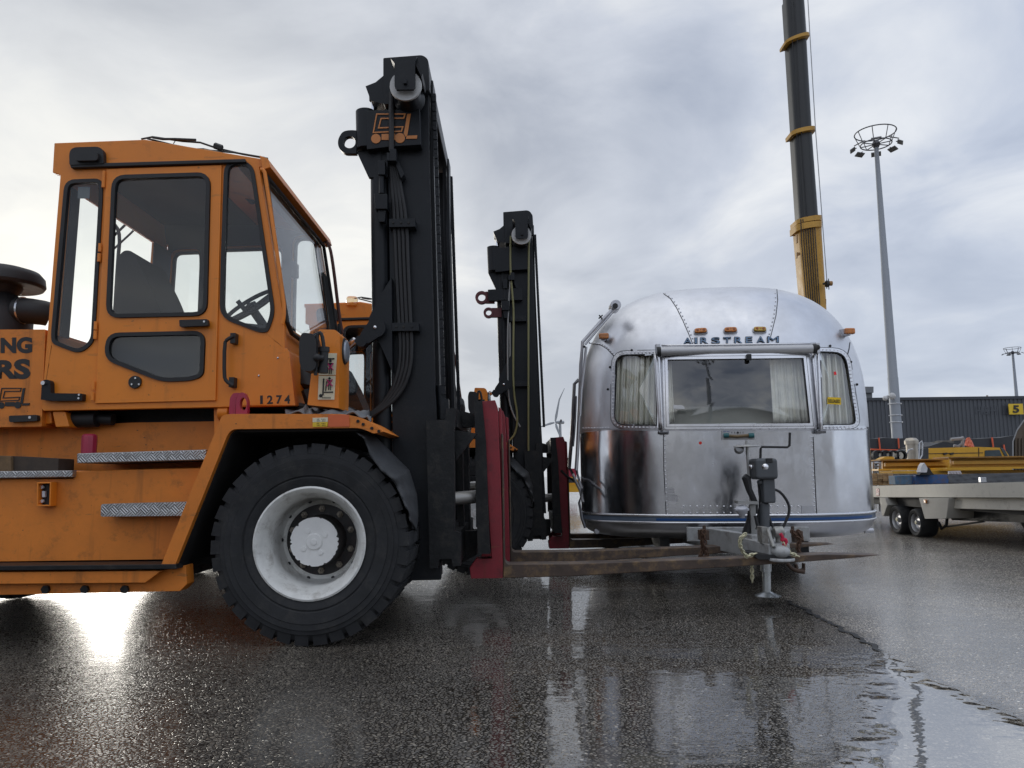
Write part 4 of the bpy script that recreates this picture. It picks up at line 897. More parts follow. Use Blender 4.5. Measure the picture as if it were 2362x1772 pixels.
# full plan outline for one height: right side back to front cap to left side
def skin_rows(zs, inner=0, holes=None):
    m = M(); cols = []
    nf = 120
    us = [math.pi*i/nf for i in range(nf+1)]
    def ring(z):
        s = sz(z); a, b_ = max(1e-3, CA*s-inner), max(1e-3, CB*s**KY-inner); out = []
        for k_ in range(1, 7): out.append(Wd(a, LEN*(1-k_/6), z)) if k_ < 6 else None
        for u_ in us:
            c_, s_ = math.cos(u_), math.sin(u_)
            out.append(Wd(a*(1 if c_ >= 0 else -1)*abs(c_)**(2/N1), -b_*abs(s_)**(2/N1), z))
        for k_ in range(1, 6): out.append(Wd(-a, LEN*k_/6, z))
        n = 24
        for k_ in range(n+1):
            u_ = math.pi*k_/n; c_, s_ = -math.cos(u_), math.sin(u_)
            out.append(Wd(a*(1 if c_ >= 0 else -1)*abs(c_)**(2/N1), LEN+b_*abs(s_)**(2/N1), z))
        return out
    rows = [[m.bm.verts.new(p) for p in ring(z)] for z in zs]
    for r0, r1 in zip(rows, rows[1:]):
        k = len(r0)
        for i in range(k):
            q = (r0[i-1], r0[i], r1[i], r1[i-1])
            if holes:
                c_ = (q[0].co+q[2].co)/2
                if c_.y < TCY+.1:
                    x, y = proj(c_)
                    if any(inpoly(x, y, h) for h in holes): continue
            m.bm.faces.new(q)
    return m, rows
BELT = 1.265
zu = [BELT+(2.0-BELT)*i/36 for i in range(37)]+[ZC+CUP*math.sin(math.asin((2.0-ZC)/CUP)+(math.pi/2-math.asin((2.0-ZC)/CUP))*i/30) for i in range(1, 31)]
m, rows = skin_rows(zu, 0, HOLES); m.bm.faces.new(rows[-1]); m.build('upper_shell', ALU_UP, TT, ang=60)
ZS1, ZS0 = .553, .507
m, rows = skin_rows([ZS1+(BELT-ZS1)*i/20 for i in range(21)]); m.build('lower_shell', ALU_LO, TT, ang=60)
m, rows = skin_rows([.352, .356, .362, .37, .38, .395, .41, .43, .45, .48, ZS0]); m.bm.faces.new(rows[0]); m.build('bumper_skirt', ALU_DK, TT, ang=60)
m, rows = skin_rows([ZS0-.008, ZS0, ZS1, ZS1+.008], -.010); m.build('trim_band', mat('grey_blue_band', (.14, .18, .24), .35), TT, ang=60)
m, rows = skin_rows([ZS0-.014, ZS0+.002], -.018); m2, _ = skin_rows([ZS1-.002, ZS1+.014], -.018)
tm = bpy.data.meshes.new('t'); m2.bm.to_mesh(tm); m.bm.from_mesh(tm); bpy.data.meshes.remove(tm); m.build('trim_rail', ALU_TR, TT, thick=.008)
# blue film in the middle of the band
zb0, zb1 = ZS0+.012, ZS1-.016
def bandpt(x, z, o):
    l_ = Vector((x, depth(x, z), z)); return Wd(*l_)+nrm_at(l_)*o
m = M(); m.grid(lambda u_, v_: bandpt(-.62+1.75*u_, zb0+(zb1-zb0)*v_, .013), 60, 1); m.build('blue_stripe', mat('blue_film', (.015, .08, .26), .35), TT)
# seams, belt rail, rivets
def ribbon(m, pts, w, off, nsub=6):
    q = []
    for a, b_ in zip(pts, pts[1:]):
        for i in range(nsub): q.append(Vector(a).lerp(Vector(b_), i/nsub))
    q.append(Vector(pts[-1])); vs = []
    for i, p in enumerate(q):
        d = (q[min(i+1, len(q)-1)]-q[max(i-1, 0)]).normalized(); n = Vector((-d.y, d.x))*w/2
        vs.append((m.bm.verts.new(S(p.x+n.x, p.y+n.y, off)), m.bm.verts.new(S(p.x-n.x, p.y-n.y, off))))
    for a, b_ in zip(vs, vs[1:]): m.bm.faces.new((a[0], a[1], b_[1], b_[0]))
SEAMS = [[(1530, 677), (1546, 688), (1560, 709), (1575, 739), (1588, 769), (1599, 796)], [(1792, 667), (1794, 692), (1790, 728), (1784, 752), (1777, 780)],
         [(1358, 792), (1385, 796), (1400, 805), (1416, 822)], [(1961, 789), (1959, 805), (1955, 820)], [(1530, 996), (1531, 1080), (1534, 1140), (1537, 1201)], [(1876, 1008), (1880, 1100), (1885, 1203)]]
m = M()
for s_ in SEAMS: ribbon(m, s_, 1.7, .0025)
m.build('panel_seam', mat('dark_seam', (.03, .03, .035), .6), TT)
m = M(); ribbon(m, [(1346, 993), (1356, 992), (1400, 990.5), (1530, 993), (1700, 992), (1880, 992), (2001, 991)], 3, .004, 10); m.build('belt_rail', ALU_DK, TT)
m = M()
def rivets(pts, step, off=.005, r_=.0075, sh=(0, 0)):
    acc = 0
    for a, b_ in zip(pts, pts[1:]):
        a, b_ = Vector(a), Vector(b_); L_ = (b_-a).length; t_ = acc
        while t_ < L_:
            q = a.lerp(b_, t_/L_); bmesh.ops.create_icosphere(m.bm, subdivisions=1, radius=r_, matrix=Matrix.Translation(S(q.x+sh[0], q.y+sh[1], off-.002))); t_ += step
        acc = t_-L_
for s_ in SEAMS[:2]: rivets(s_, 9.5, sh=(4.5 if s_[0][0] < 1700 else -4.5, 0))
rivets(SEAMS[4], 10, sh=(3, 0)); rivets(SEAMS[5], 10, sh=(-3.5, 0)); rivets(SEAMS[2], 6, sh=(2, -2)); rivets([(1345, 988), (1408, 987)], 6.5); rivets([(1880, 990), (2005, 988)], 9)
rivets([(1577, 1168), (1700, 1168)], 15.5); rivets([(1577, 1183), (1700, 1183)], 15.5); rivets([(1778, 1168), (1850, 1168)], 16); rivets([(1778, 1184), (1850, 1184)], 16)
for lp, n_i in ((WL, 5), (WR, 5)):
    q = inset(lp, 4); rivets(q+[q[0]], 8.5, .010)
rivets([(1545, 989), (1880, 988)], 21, .012)
m.build('rivets', ALU_TR, TT)
m = M()
for x, y in ((1457, 808), (1407, 847), (1402, 898), (1915, 798), (1963, 835), (1977, 887)): m.ball(S(x, y, .003), .011, 10)
m.build('snap_fastener', BLACKR, TT)
m = M()
rng = random.Random(11)
# window frames following the skin
def sring(outer, inner, t_, mt, name, parent, base=.001):
    mm = M(); k = len(outer); A = [mm.bm.verts.new(S(*p, base)) for p in outer]; B = [mm.bm.verts.new(S(*p, base+t_)) for p in outer]
    C_ = [mm.bm.verts.new(S(*p, base+t_)) for p in inner]; D = [mm.bm.verts.new(S(*p, base-.02)) for p in inner]
    for i in range(k):
        for u_, v_ in ((A, B), (B, C_), (C_, D)): mm.bm.faces.new((u_[i-1], u_[i], v_[i], v_[i-1]))
    return mm.build(name, mt, parent)
def sub(lp, n=4):
    out = []
    for i in range(len(lp)):
        a, b_ = Vector(lp[i-1]), Vector(lp[i]); k = max(1, int((b_-a).length/12))
        for j in range(k): out.append(tuple(a.lerp(b_, (j+1)/k)))
    return out
def resample(lp): return sub(lp)
def spane(lp, off, mt, name, parent):
    mm = M(); c_ = Vector((sum(p[0] for p in lp)/len(lp), sum(p[1] for p in lp)/len(lp))); prev = None
    for f in (1, .75, .5, .25):
        cur = [mm.bm.verts.new(S(*(c_.lerp(Vector(p), f)), off)) for p in lp]
        if prev:
            for i in range(len(lp)): mm.bm.faces.new((prev[i-1], prev[i], cur[i], cur[i-1]))
        prev = cur
    cc = mm.bm.verts.new(S(*c_, off))
    for i in range(len(lp)): mm.bm.faces.new((prev[i-1], prev[i], cc))
    return mm.build(name, mt, parent)
CURT = mat('curtain_cloth', (.88, .86, .78), .9, 0, .1, 10)
def curtain(quad, folds, parent, seed, off=-.07, amp=.022):
    (ax, ay), (bx, by), (cx_, cy_), (ex, ey) = quad; rg = random.Random(seed); ph = [rg.uniform(0, 6) for _ in range(4)]
    def f(u_, v_):
        x = (ax+(bx-ax)*u_)*(1-v_)+(ex+(cx_-ex)*u_)*v_; y = (ay+(by-ay)*u_)*(1-v_)+(ey+(cy_-ey)*u_)*v_
        w_ = math.sin(u_*folds*6.28+ph[0]+.5*math.sin(v_*2+ph[1]))+.6*math.sin(u_*folds*2.3*6.28+ph[2]+.4*v_)
        return S(x, y, off+amp*w_)
    mm = M(); mm.grid(f, 110, 10); return mm.build('curtain', CURT, parent, thick=.002)
m = M()
for lp in (WL, WR):
    q = inset(lp, -.8); ribbon(m, [q[-1]]+q, 1.1, .0022, 2)
m.build('frame_joint', mat('dark_seam', (.03, .03, .035), .6), TT)
wl = sring(WL, inset(WL, 8), .008, ALU_TR, 'front_window', TT); 
wr = sring(WR, inset(WR, 8), .008, ALU_TR, 'front_window', TT)
sring(inset(WL, 7.5), inset(WL, 10.5), .005, BLACKR, 'window_seal', wl); sring(inset(WR, 7.5), inset(WR, 10.5), .005, BLACKR, 'window_seal', wr)
spane(inset(WL, 9), -.004, CGLASS, 'window_glass', wl); spane(inset(WR, 9), -.004, CGLASS, 'window_glass', wr)
curtain([(1425, 812), (1524, 812), (1522, 986), (1418, 986)], 7, wl, 3); curtain([(1884, 808), (1958, 808), (1980, 986), (1888, 986)], 5, wr, 5, amp=.026)
WMo = sub([(1528, 818), (1864, 814), (1882, 988), (1532, 990)]); WMi = sub(inset([(1528, 818), (1864, 814), (1882, 988), (1532, 990)], 10)); WMg = sub(inset([(1528, 818), (1864, 814), (1882, 988), (1532, 990)], 9))
n_ = min(len(WMo), len(WMi))
def lerp_loop(q, n=24):
    out = []
    for i in range(4):
        a, b_ = Vector(q[i-1]), Vector(q[i])
        for j in range(n): out.append(tuple(a.lerp(b_, (j+1)/n)))
    return out
q0 = [(1528, 818), (1864, 814), (1882, 988), (1532, 990)]
wm = sring(lerp_loop(q0), lerp_loop(inset(q0, 4.5)), .020, ALU_TR, 'centre_window', TT, .002)
sring(lerp_loop(inset(q0, 5.5)), lerp_loop(inset(q0, 11.5)), .026, ALU_TR, 'window_frame', wm, .002)
sring(lerp_loop(inset(q0, 4.4)), lerp_loop(inset(q0, 5.6)), .012, BLACKR, 'window_seal', wm, .002)
spane(lerp_loop(inset(q0, 10)), .010, CGLASS, 'window_glass', wm)
curtain([(1775, 826), (1850, 824), (1866, 974), (1784, 976)], 4, wm, 9, -.10, .010)
curtain([(1536, 826), (1548, 826), (1556, 974), (1544, 976)], 1, wm, 8, -.08, .006)
m = M(); m.grid(lambda u_, v_: S(1540+330*u_+10*v_, 938+42*v_, -.12-.25*(1-v_)), 20, 4); m.build('parcel_shelf', mat('beige_cushion', (.26, .26, .23), .9), wm)
m = M(); m.prism([(1554, 934), (1574, 935), (1579, 939), (1579, 944), (1554, 943)], 6.0, 6.02); 
m.build('paper_note', mat('white_paper', (.7, .7, .7), .8), wm)
# interior shell so the windows look into a room
m = M(); m.grid(lambda u_, v_: Wd(-1.12+2.24*u_, .35+.0*v_, .9+1.2*v_), 2, 2); m.build('partition', mat('grey_inner_wall', (.30, .31, .31), .9), TT)
m = M(); m.grid(lambda u_, v_: Wd(-.9+1.8*u_, -.48+.8*v_, 1.02), 2, 2); m.build('inner_bench', mat('beige_bench', (.30, .29, .25), .9), TT)
# posts beside the centre window
m = M()
for a, b_ in (((1512, 812), (1524, 992)), ((1876, 810), (1893, 992))):
    ribbon(m, [a, b_], 9, .012, 10)
m.each('window_post', ALU_TR, TT, thick=-.010)
# roll awning above the window
r0_, r1_ = S(1524, 811, .07), S(1874, 805, .07); r1_ = r1_
m = M(); m.cyl(r0_, r1_, .036, seg=28); aw = m.build('window_awning', mat('awning_roller', (.46, .46, .47), .4, .6, .04, 10), TT)
ad = (r1_-r0_).normalized()
m = M(); m.cyl(r0_-ad*.03, r0_, .039, seg=18); m.cyl(r1_, r1_+ad*.03, .039, seg=18); m.ball(r1_+ad*.04+Vector((0, 0, .012)), .022, 10); m.each('roller_cap', BLACKR, aw)
m = M(); m.grid(lambda u_, v_: S(1526+354*u_, 796.5+3*v_-5*u_, .014), 20, 1); m.build('awning_rail', ALU_TR, aw, thick=-.012)
m = M()
for a, b_ in (((1520, 812), (1528, 994)), ((1885, 808), (1892, 992))):
    ribbon(m, [a, b_], 4.2, .050, 10)
m.each('awning_arm', ALU_TR, aw, thick=-.022)
m = M()
for x, y in ((1517, 808), (1884, 806)): q = S(x, y, .05); m.box(q.x-.018, q.x+.018, q.y-.03, q.y+.03, q.z-.035, q.z+.05)
m.each('awning_bracket', ALU_DK, aw, bev=.006)
m = M()
for x, y in ((1529, 997), (1893, 995)):
    q = S(x, y, .03); m.cyl(q+Vector((-.038, 0, 0)), q+Vector((.038, 0, 0)), .018, seg=12); m.box(q.x-.04, q.x+.04, q.y-.01, q.y+.02, q.z-.016, q.z+.006)
m.each('arm_foot', mat('pewter', (.20, .20, .21), .3, .9), aw, bev=.004)
m = M(); q = S(1727, 823, .05); m.box(q.x-.018, q.x+.018, q.y-.02, q.y+.02, q.z-.03, q.z+.02); m.build('pull_strap', BLACKR, aw, bev=.004)
# lamps
def lamp(x, y, w_, h_, mt, label):
    p = S(x, y); n = nrm_at(loc(p)); t1 = LX; t2 = n.cross(t1).normalized(); t1 = t2.cross(n)
    def pl(s, d): return [p+t1*a*s*w_+t2*b_*s*h_+n*d for a, b_ in arcs([(-1, -1), (1, -1), (1, 1), (-1, 1)], .6, 4)]
    mm = M(); mm.hexa(pl(1.12, 0), pl(1.08, .012)); lb = mm.build('clearance_lamp', ALU_DK, TT, bev=.003, label=label)
    mm = M(); mm.hexa(pl(1, .013), pl(.93, .035)); mm.build('lens', mt, lb, bev=.008)
    mm = M(); mm.hexa([q+n*.022 for q in pl(.12, .014)], [q+n*.022 for q in pl(.12, .0145)])
    for s_ in (-.5, .5): mm.lathe([(.012, .0), (.010, .002), (0, .003)], p+t1*s_*w_+n*.036, n, 12)
    mm.build('lens_detail', mat('dark_amber', (.28, .07, .005), .3), lb)
lamp(1616, 766, .052, .023, AMBER, 'amber lamp, left one above the lettering'); lamp(1684.5, 764, .052, .023, AMBER, None); lamp(1751.5, 763, .052, .023, AMBERY, 'faded yellow lamp')
for x, y, lab in ((1397, 779, 'lamp on the left corner'), (1944, 768, 'lamp on the right corner')):
    p = S(x, y); s_ = 1 if x > 1700 else -1
    mm = M(); o = p+Vector((0, -.02, 0)); mm.hexa([o+Vector((-s_*.045, .03, .03)), o+Vector((-s_*.01, .06, .04)), o+Vector((-s_*.01, .06, -.045)), o+Vector((-s_*.03, .03, -.03))], [o+Vector((s_*.012, -.045, .028)), o+Vector((s_*.05, -.02, .028)), o+Vector((s_*.05, -.02, -.03)), o+Vector((s_*.012, -.045, -.03))])
    lb = mm.build('corner_lamp', ALU_DK, TT, bev=.004, label=lab)
    mm = M(); c_ = o+Vector((s_*.025+.0, -.05, 0)); mm.box(c_.x-.044, c_.x+.044, c_.y-.024, c_.y+.02, c_.z-.026, c_.z+.026); mm.build('lens', AMBER, lb, bev=.012)
# maker's lettering
m = M(); LET = (('A', 1576, 1596), ('I', 1601.5, 1609), ('R', 1614.5, 1634), ('S', 1640.5, 1661), ('T', 1668, 1686.5), ('R', 1693.5, 1713), ('E', 1719.5, 1736), ('A', 1744.5, 1764.5), ('M', 1770, 1797))
def tq(u_, v_):
    x = 1577+220*u_; top = 779-4*u_; bot = 794-3*u_; return x, bot+(top-bot)*v_
for L_, xa_, xb_ in LET:
    k0, k1 = (xa_-1577)/220, (xb_-1577)/220; m.solid(textflat(L_, 0 if L_ == 'M' else .02), lambda u_, v_: S(*tq(k0+(k1-k0)*u_, v_), .012), lambda u_, v_: S(*tq(k0+(k1-k0)*u_, v_), .001))
m.build('lettering', mat('dark_letter_edge', (.02, .025, .03), .4), TT)
m = M()
def tq2(u_, v_):
    x = 1577+220*u_; top = 780.2-4*u_; bot = 792.8-3*u_; return x, bot+(top-bot)*v_
for L_, xa_, xb_ in LET:
    k0, k1 = (xa_+1.2-1577)/220, (xb_-1.2-1577)/220; m.solid(textflat(L_, 0), lambda u_, v_: S(*tq2(k0+(k1-k0)*u_, v_), .0145), lambda u_, v_: S(*tq2(k0+(k1-k0)*u_, v_), .0125))
m.build('letter_face', mat('letter_blue', (.13, .20, .30), .35, .3, .5, 14), TT)
# stickers, level gauge, plates
m = M(); m.solid(flat([[(1922, 975-58), (1940, 916), (1940, 933), (1923, 934)]]), Soff(.004), Soff(.003)) if False else None
q = [(1909, 916), (1939.5, 917.5), (1940, 934), (1908.5, 932)]
m.solid(flat([q]), Soff(.0035), Soff(.0025)); rl = m.build('released_sticker', mat('yellow_label', (.85, .56, .01), .5), TT)
m = M(); m.text('RELEASED', [(1911, 921), (1938, 922), (1938.3, 930), (1910.8, 929)], Soff(.0048), (0, .001, 0), .01); m.build('sticker_text', BLACKT, rl)
m = M(); m.solid(flat([[(1923, 858), (1928, 857), (1930, 864), (1925, 866)]]), Soff(.004), Soff(.003)); m.build('red_square_sticker', mat('bright_red', (.85, .01, .02), .5), TT)
m = M(); m.solid(flat([circ(1615.5, 1022, 3.6, 14)]), Soff(.004), Soff(.003)); m.build('red_dot_sticker', mat('orange_red', (.75, .04, .02), .5), TT)
m = M(); m.solid(flat([[(1664, 993), (1743, 992), (1742, 1014), (1664, 1015)]]), Soff(.012), Soff(.002)); lv = m.build('level_gauge', mat('gauge_white', (.5, .5, .5), .5), TT, bev=.003)
m = M(); m.tube([S(1671, 1005, .028), S(1700, 1007, .028), S(1736, 1003.5, .028)], .012, 12); m.build('gauge_tube', mat('gauge_brown', (.16, .11, .05), .3), lv)
m = M()
for a, b_ in ((1669, 1681), (1727, 1739)): m.cyl(S(a, 1005, .03), S(b_, 1004.5, .03), .019, seg=12)
m.build('gauge_end', mat('teal_cap', (.02, .12, .13), .4), lv)
m = M(); m.ball(S(1702, 998, .025), .009, 8)
for i in range(5): ribbon(m, [(1688+i*6.5, 996), (1688+i*6.5, 1000)], 1.1, .0135, 1)
m.build('gauge_mark', BLACKT, lv)
m = M(); m.text('III III', [(1669, 994.5), (1682, 994.5), (1682, 996.5), (1669, 996.5)], Soff(.0135), (0, .001, 0)); m.build('gauge_print', mat('print_blue', (.02, .05, .4), .5), lv)
m = M(); m.solid(flat([[(1534, 1126), (1555, 1127), (1555, 1138), (1534, 1138)]]), Soff(.004), Soff(.001)); m.solid(flat([arcs([(1534, 1140), (1563, 1141), (1563, 1158), (1534, 1157)], [2, 6, 2, 2])]), Soff(.004), Soff(.001)); m.solid(flat([[(1849, 1167), (1879, 1167), (1879, 1187), (1849, 1187)]]), Soff(.004), Soff(.001)); m.build('data_plate', ALU_DK, TT)
m = M(); m.text('IIIIII', [(1537, 1130), (1552, 1130), (1552, 1135), (1537, 1135)], Soff(.006), (0, .001, 0)); m.text('IIII II', [(1538, 1145), (1559, 1145), (1559, 1153), (1538, 1153)], Soff(.006), (0, .001, 0)); m.build('plate_engraving', ALU_LO, TT)
m = M(); q = S(1376, 1225); m.cyl(q+Vector((0, .05, 0)), q+Vector((0, -.04, 0)), .024, seg=18); q = P(2001, 1224, 6.9); m.cyl(q+Vector((-.03, 0, 0)), q+Vector((.05, 0, 0)), .022, seg=16); m.each('bumper_knob', ALU_DK, TT, bev=.004)
# underside and axle wheels
m = M(); a = Wd(-1.0, 0, 0); 
for s_ in (-.55, .55):
    m.hexa([Wd(s_-.04, -.6, .22), Wd(s_+.04, -.6, .22), Wd(s_+.04, -.6, .37), Wd(s_-.04, -.6, .37)], [Wd(s_-.04, LEN, .22), Wd(s_+.04, LEN, .22), Wd(s_+.04, LEN, .37), Wd(s_-.04, LEN, .37)])
m.build('chassis', GREASE, TT)
for sx in (-1, 1):
    for yy in (2.4, 3.3):
        w_ = part('wheel', TT); mm = M(); mm.lathe([(.2, 0), (.33, -.01), (.35, .03), (.35, .17), (.33, .2), (.2, .2)], Wd(sx*1.0-.1, yy, .36), LX, 40); mm.build('tyre', TYRE, w_)
        mm = M(); mm.lathe([(.2, .02), (.18, .06), (0, .05)], Wd(sx*1.0-.1, yy, .36), LX, 28); mm.build('rim', ALU_DK, w_)
# side awning arms on the left wall
m = M()
YA = 6.55
m.tube([P(1421, 706, YA), P(1389, 738, YA), P(1344, 789, YA), P(1340, 840, YA+.02), P(1337, 930, YA+.05), P(1332, 1040, YA+.1), P(1329, 1085, YA+.1)], .016, 8)
m.tube([P(1412, 722, YA), P(1386, 752, YA), P(1350, 795, YA)], .010, 8); m.tube([P(1352, 800, YA-.02), P(1347, 850, YA), P(1341, 900, YA), P(1338, 960, YA)], .012, 8)
sa = m.build('side_awning', ALU_DK, TT)
m = M(); q = P(1419, 706, YA); m.cyl(q+Vector((0, -.05, 0)), q+Vector((0, .1, 0)), .046, seg=24); m.build('awning_reel', ALU_DK, sa, bev=.006)
m = M(); q = P(1419, 706, YA-.055); m.cyl(q, q+Vector((0, -.006, 0)), .024, seg=18); m.tube([P(1381, 735, YA-.03), P(1390, 727, YA-.03)], .006, 6); m.tube([P(1382, 727, YA-.03), P(1389, 736, YA-.03)], .006, 6); m.ball(P(1348, 800, YA-.02), .012, 8); m.build('awning_knob', BLACKR, sa)
m = M(); YB = 7.6
m.tube([P(1335, 876, YB), P(1325, 886, YB), P(1323, 930, YB), P(1317, 1030, YB), P(1313, 1078, YB)], .018, 8); m.tube([P(1329, 914, YB), P(1327, 970, YB), P(1325, 1000, YB), P(1322, 1030, YB)], .009, 6)
m.tube([P(1313, 1078, YB), P(1322, 1095, YB), P(1328, 1110, YA+.3), P(1338, 1130, YA+.1), P(1345, 1160, YA)], .014, 8); m.tube([P(1330, 1085, YA+.1), P(1336, 1110, YA+.1), P(1343, 1128, YA), P(1336, 1160, YA), P(1342, 1195, YA), P(1350, 1218, YA)], .012, 8)
m.build('awning_arm', mat('dark_aluminium', (.18, .18, .19), .4, .8), sa)
# ------------------------------------------------------------------ tongue, jack and coupler
JY = 5.45
def beam(m, a, b_, w_, h_):
    d = (b_-a).normalized(); n = Vector((0, 0, 1)).cross(d).normalized()*w_/2; u_ = Vector((0, 0, h_/2))
    m.hexa([a-n-u_, a+n-u_, a+n+u_, a-n+u_], [b_-n-u_, b_+n-u_, b_+n+u_, b_-n+u_])
cpl = P(1786, 1256, 5.02)
zt = .44
L0 = Wd(-.36, -.45, zt-.05); R0_ = Wd(.50, -.45, zt-.05)
m = M(); tip = Vector((P(1778, 1250, 5.1).x, 5.15, zt-.035))
beam(m, L0, tip+Vector((-.06, .05, 0)), .07, .15); beam(m, R0_, tip+Vector((.07, .05, 0)), .07, .15); beam(m, Wd(-.40, -.92, zt-.02), Wd(.52, -.92, zt-.02), .06, .11)
tg = m.build('tongue_frame', TONGUE, TT, bev=.006)
m = M(); ct = tip
m.hexa([ct+Vector((-.13, .10, -.06)), ct+Vector((.13, .10, -.06)), ct+Vector((.13, .10, .05)), ct+Vector((-.13, .10, .05))], [ct+Vector((-.07, -.22, -.06)), ct+Vector((.06, -.22, -.06)), ct+Vector((.06, -.22, .035)), ct+Vector((-.07, -.22, .035))])
m.ball(ct+Vector((0, -.22, -.01)), .052, 18, (1.15, 1.2, .8)); m.lathe([(.075, 0), (.082, -.01), (.075, -.022), (.05, -.022)], ct+Vector((0, -.24, -.045)), (0, 0, 1), 24)
m.build('coupler', TONGUE, TT, bev=.01)
m = M(); m.tube([ct+Vector((-.05, -.25, .02)), ct+Vector((-.06, -.2, .11)), ct+Vector((-.03, -.12, .13)), ct+Vector((.0, -.08, .06))], .014, 8, sm=1); m.cyl(ct+Vector((.03, -.12, .03)), ct+Vector((.03, -.12, .14)), .022, seg=12); m.box(ct.x-.09, ct.x-.05, ct.y-.16, ct.y-.06, ct.z+.03, ct.z+.14)
m.cyl(P(1785, 1228, 5.0), P(1806, 1226, 5.0), .035, seg=16)
m.build('coupler_latch', mat('dirty_zinc', (.33, .33, .31), .5, .6, .3, 30, 0, 0, .8, (.14, .08, .05)), TT, bev=.004)
JACKG = mat('jack_grey', (.075, .082, .09), .5, 0, .12, 12)
JX = lambda x, y, dy=0: P(x, y, JY-.1+dy)
m = M(); top, bot = JX(1758, 1058), JX(1759, 1106); m.box(bot.x-.075, bot.x+.08, JY-.2, JY-.03, bot.z, top.z); jk = m.build('tongue_jack', JACKG, TT, bev=.022)
m = M(); m.box(JX(1767, 1110).x-.042, JX(1767, 1110).x+.042, JY-.165, JY-.075, JX(1767, 1160).z, JX(1767, 1101).z); m.cyl(JX(1763, 1160), JX(1762, 1240), .036, seg=22); m.box(JX(1751, 1110).x-.02, JX(1751, 1110).x+.02, JY-.15, JY-.1, JX(1751, 1118).z, JX(1751, 1107).z)
m.build('jack_tube', JACKG, jk, bev=.012)
m = M(); m.cyl(JX(1767, 1290), JX(1769, 1374), .029, .027, 22); m.cyl(JX(1766, 1240), JX(1767, 1318), .036, seg=22); m.lathe([(0, -.003), (.085, -.003), (.088, .003), (.07, .010), (.04, .022), (.03, .03), (0, .03)], JX(1771, 1375), (0, 0, 1), 36); m.build('jack_leg', mat('zinc_leg', (.48, .50, .50), .3, .8, .15, 14, 0, 0, .3, (.2, .2, .19)), jk)
m = M()
m.ball(P(1765, 1077, JY-.305), .022, 16); m.ball(P(1733, 1077, JY-.12), .020, 16, (.8, 1, 1))
m.build('chrome_cap', CHROME, jk)
m = M(); m.box(JX(1763, 1062).x-.022, JX(1763, 1062).x+.022, JY-.207, JY-.19, JX(1763, 1068).z, JX(1763, 1058).z); m.build('switch', BLACKR, jk, bev=.003)
m = M(); m.tube([JX(1754, 1058), JX(1754.5, 1036), JX(1757, 1031), JX(1816, 1032), JX(1821, 1028), JX(1822, 998)], .0085, 8); m.build('crank', BLACKR, jk)
m = M(); m.tube([JX(1782, 1128), JX(1800, 1134), JX(1818, 1158), JX(1822, 1180), JX(1812, 1205), JX(1803, 1222), JX(1790, 1230)], .0095, 8, sm=2); m.tube([JX(1749, 1112), JX(1754, 1160), JX(1747, 1200), JX(1750, 1225)], .008, 6, sm=1); m.build('brake_cable', BLACKR, jk)
m = M(); m.tube(px_line([(1716, 1098), (1722, 1104), (1728, 1130), (1742, 1160), (1744, 1185)], JY-.12), [.022, .03, .022, .02, .012], 8); m.tube(px_line([(1734, 1165), (1730, 1200), (1722, 1230), (1720, 1248)], JY-.1), [.02, .025, .03, .028], 8); m.tube(px_line([(1742, 1190), (1748, 1215), (1746, 1222)], JY-.2), .012, 6); m.tube(px_line([(1768, 1170), (1775, 1200), (1786, 1222)], JY-.1), .010, 6, sm=1); m.build('plastic_wrap', BLACKR, jk)
m = M(); m.tube(px_line([(1722.5, 1016), (1724, 1050), (1728, 1110), (1733, 1170), (1735, 1246)], JY-.08), .010, 8); m.lathe([(.095, 0), (.09, .006), (.03, .016), (0, .018)], P(1722.5, 1031, JY-.08), (0, 0, 1), 24); m.build('lamp_stand', mat('pale_rod', (.42, .42, .41), .4, .5), TT)
m = M(); q = P(1705, 1038, JY-.1); m.lathe([(.0, 0), (.028, .004), (.034, .018), (.02, .03), (0, .032)], q, (-.3, -.9, .2), 18); m.build('lens_cup', mat('dull_cup', (.2, .2, .2), .3, .6), TT)
m = M(); m.prism([(1701, 1155), (1749, 1157), (1749, 1164), (1702, 1162)], JY-.2, JY-.12); m.prism([(1730, 1164), (1743, 1164), (1745, 1236), (1734, 1236)], JY-.14, JY-.11); m.build('plug_bracket', mat('galv_bracket', (.30, .30, .29), .5, .5, .15, 14), TT, bev=.002)
m = M(); q = P(1710, 1171, JY-.2); m.lathe([(0, -.01), (.028, -.008), (.040, .0), (.040, .018), (.022, .05), (.016, .07)], q, (.12, .25, -1), 20); m.box(q.x-.048, q.x+.048, q.y-.02, q.y+.02, q.z-.022, q.z-.004); m.build('trailer_plug', mat('plug_grey', (.45, .46, .50), .45, .2), TT, bev=.005)
# chains
def ch(m, pts, n, r_=.0045, L_=.028, w_=.016):
    for i in range(n):
        t_ = i/(n-1)*(len(pts)-1); k = min(len(pts)-2, int(t_)); p = pts[k].lerp(pts[k+1], t_-k); d = (pts[k+1]-pts[k]).normalized()
        e = d.cross(Vector((0, 1, 0))).normalized() if i % 2 == 0 else d.cross(Vector((1, 0, 0))).normalized()
        lp = [p+d*L_*.62*math.cos(a)+e*w_*.6*math.sin(a) for a in [2*math.pi*j/10 for j in range(10)]]; m.tube(lp, r_, 5, True)
m = M(); ch(m, px_line([(1717, 1234), (1708, 1242), (1706, 1255), (1713, 1272), (1722, 1284), (1740, 1278)], 4.92), 14); ch(m, px_line([(1734, 1302), (1735, 1338)], 5.0), 6); ch(m, px_line([(1806, 1248), (1812, 1265), (1822, 1276), (1838, 1282)], 4.93), 8)
m.build('safety_chain', mat('pale_chain', (.55, .52, .36), .4, .7, .2, 20), TT)
m = M(); RCH = mat('rusty_chain', (.10, .055, .035), .7, .3, .4, 20)
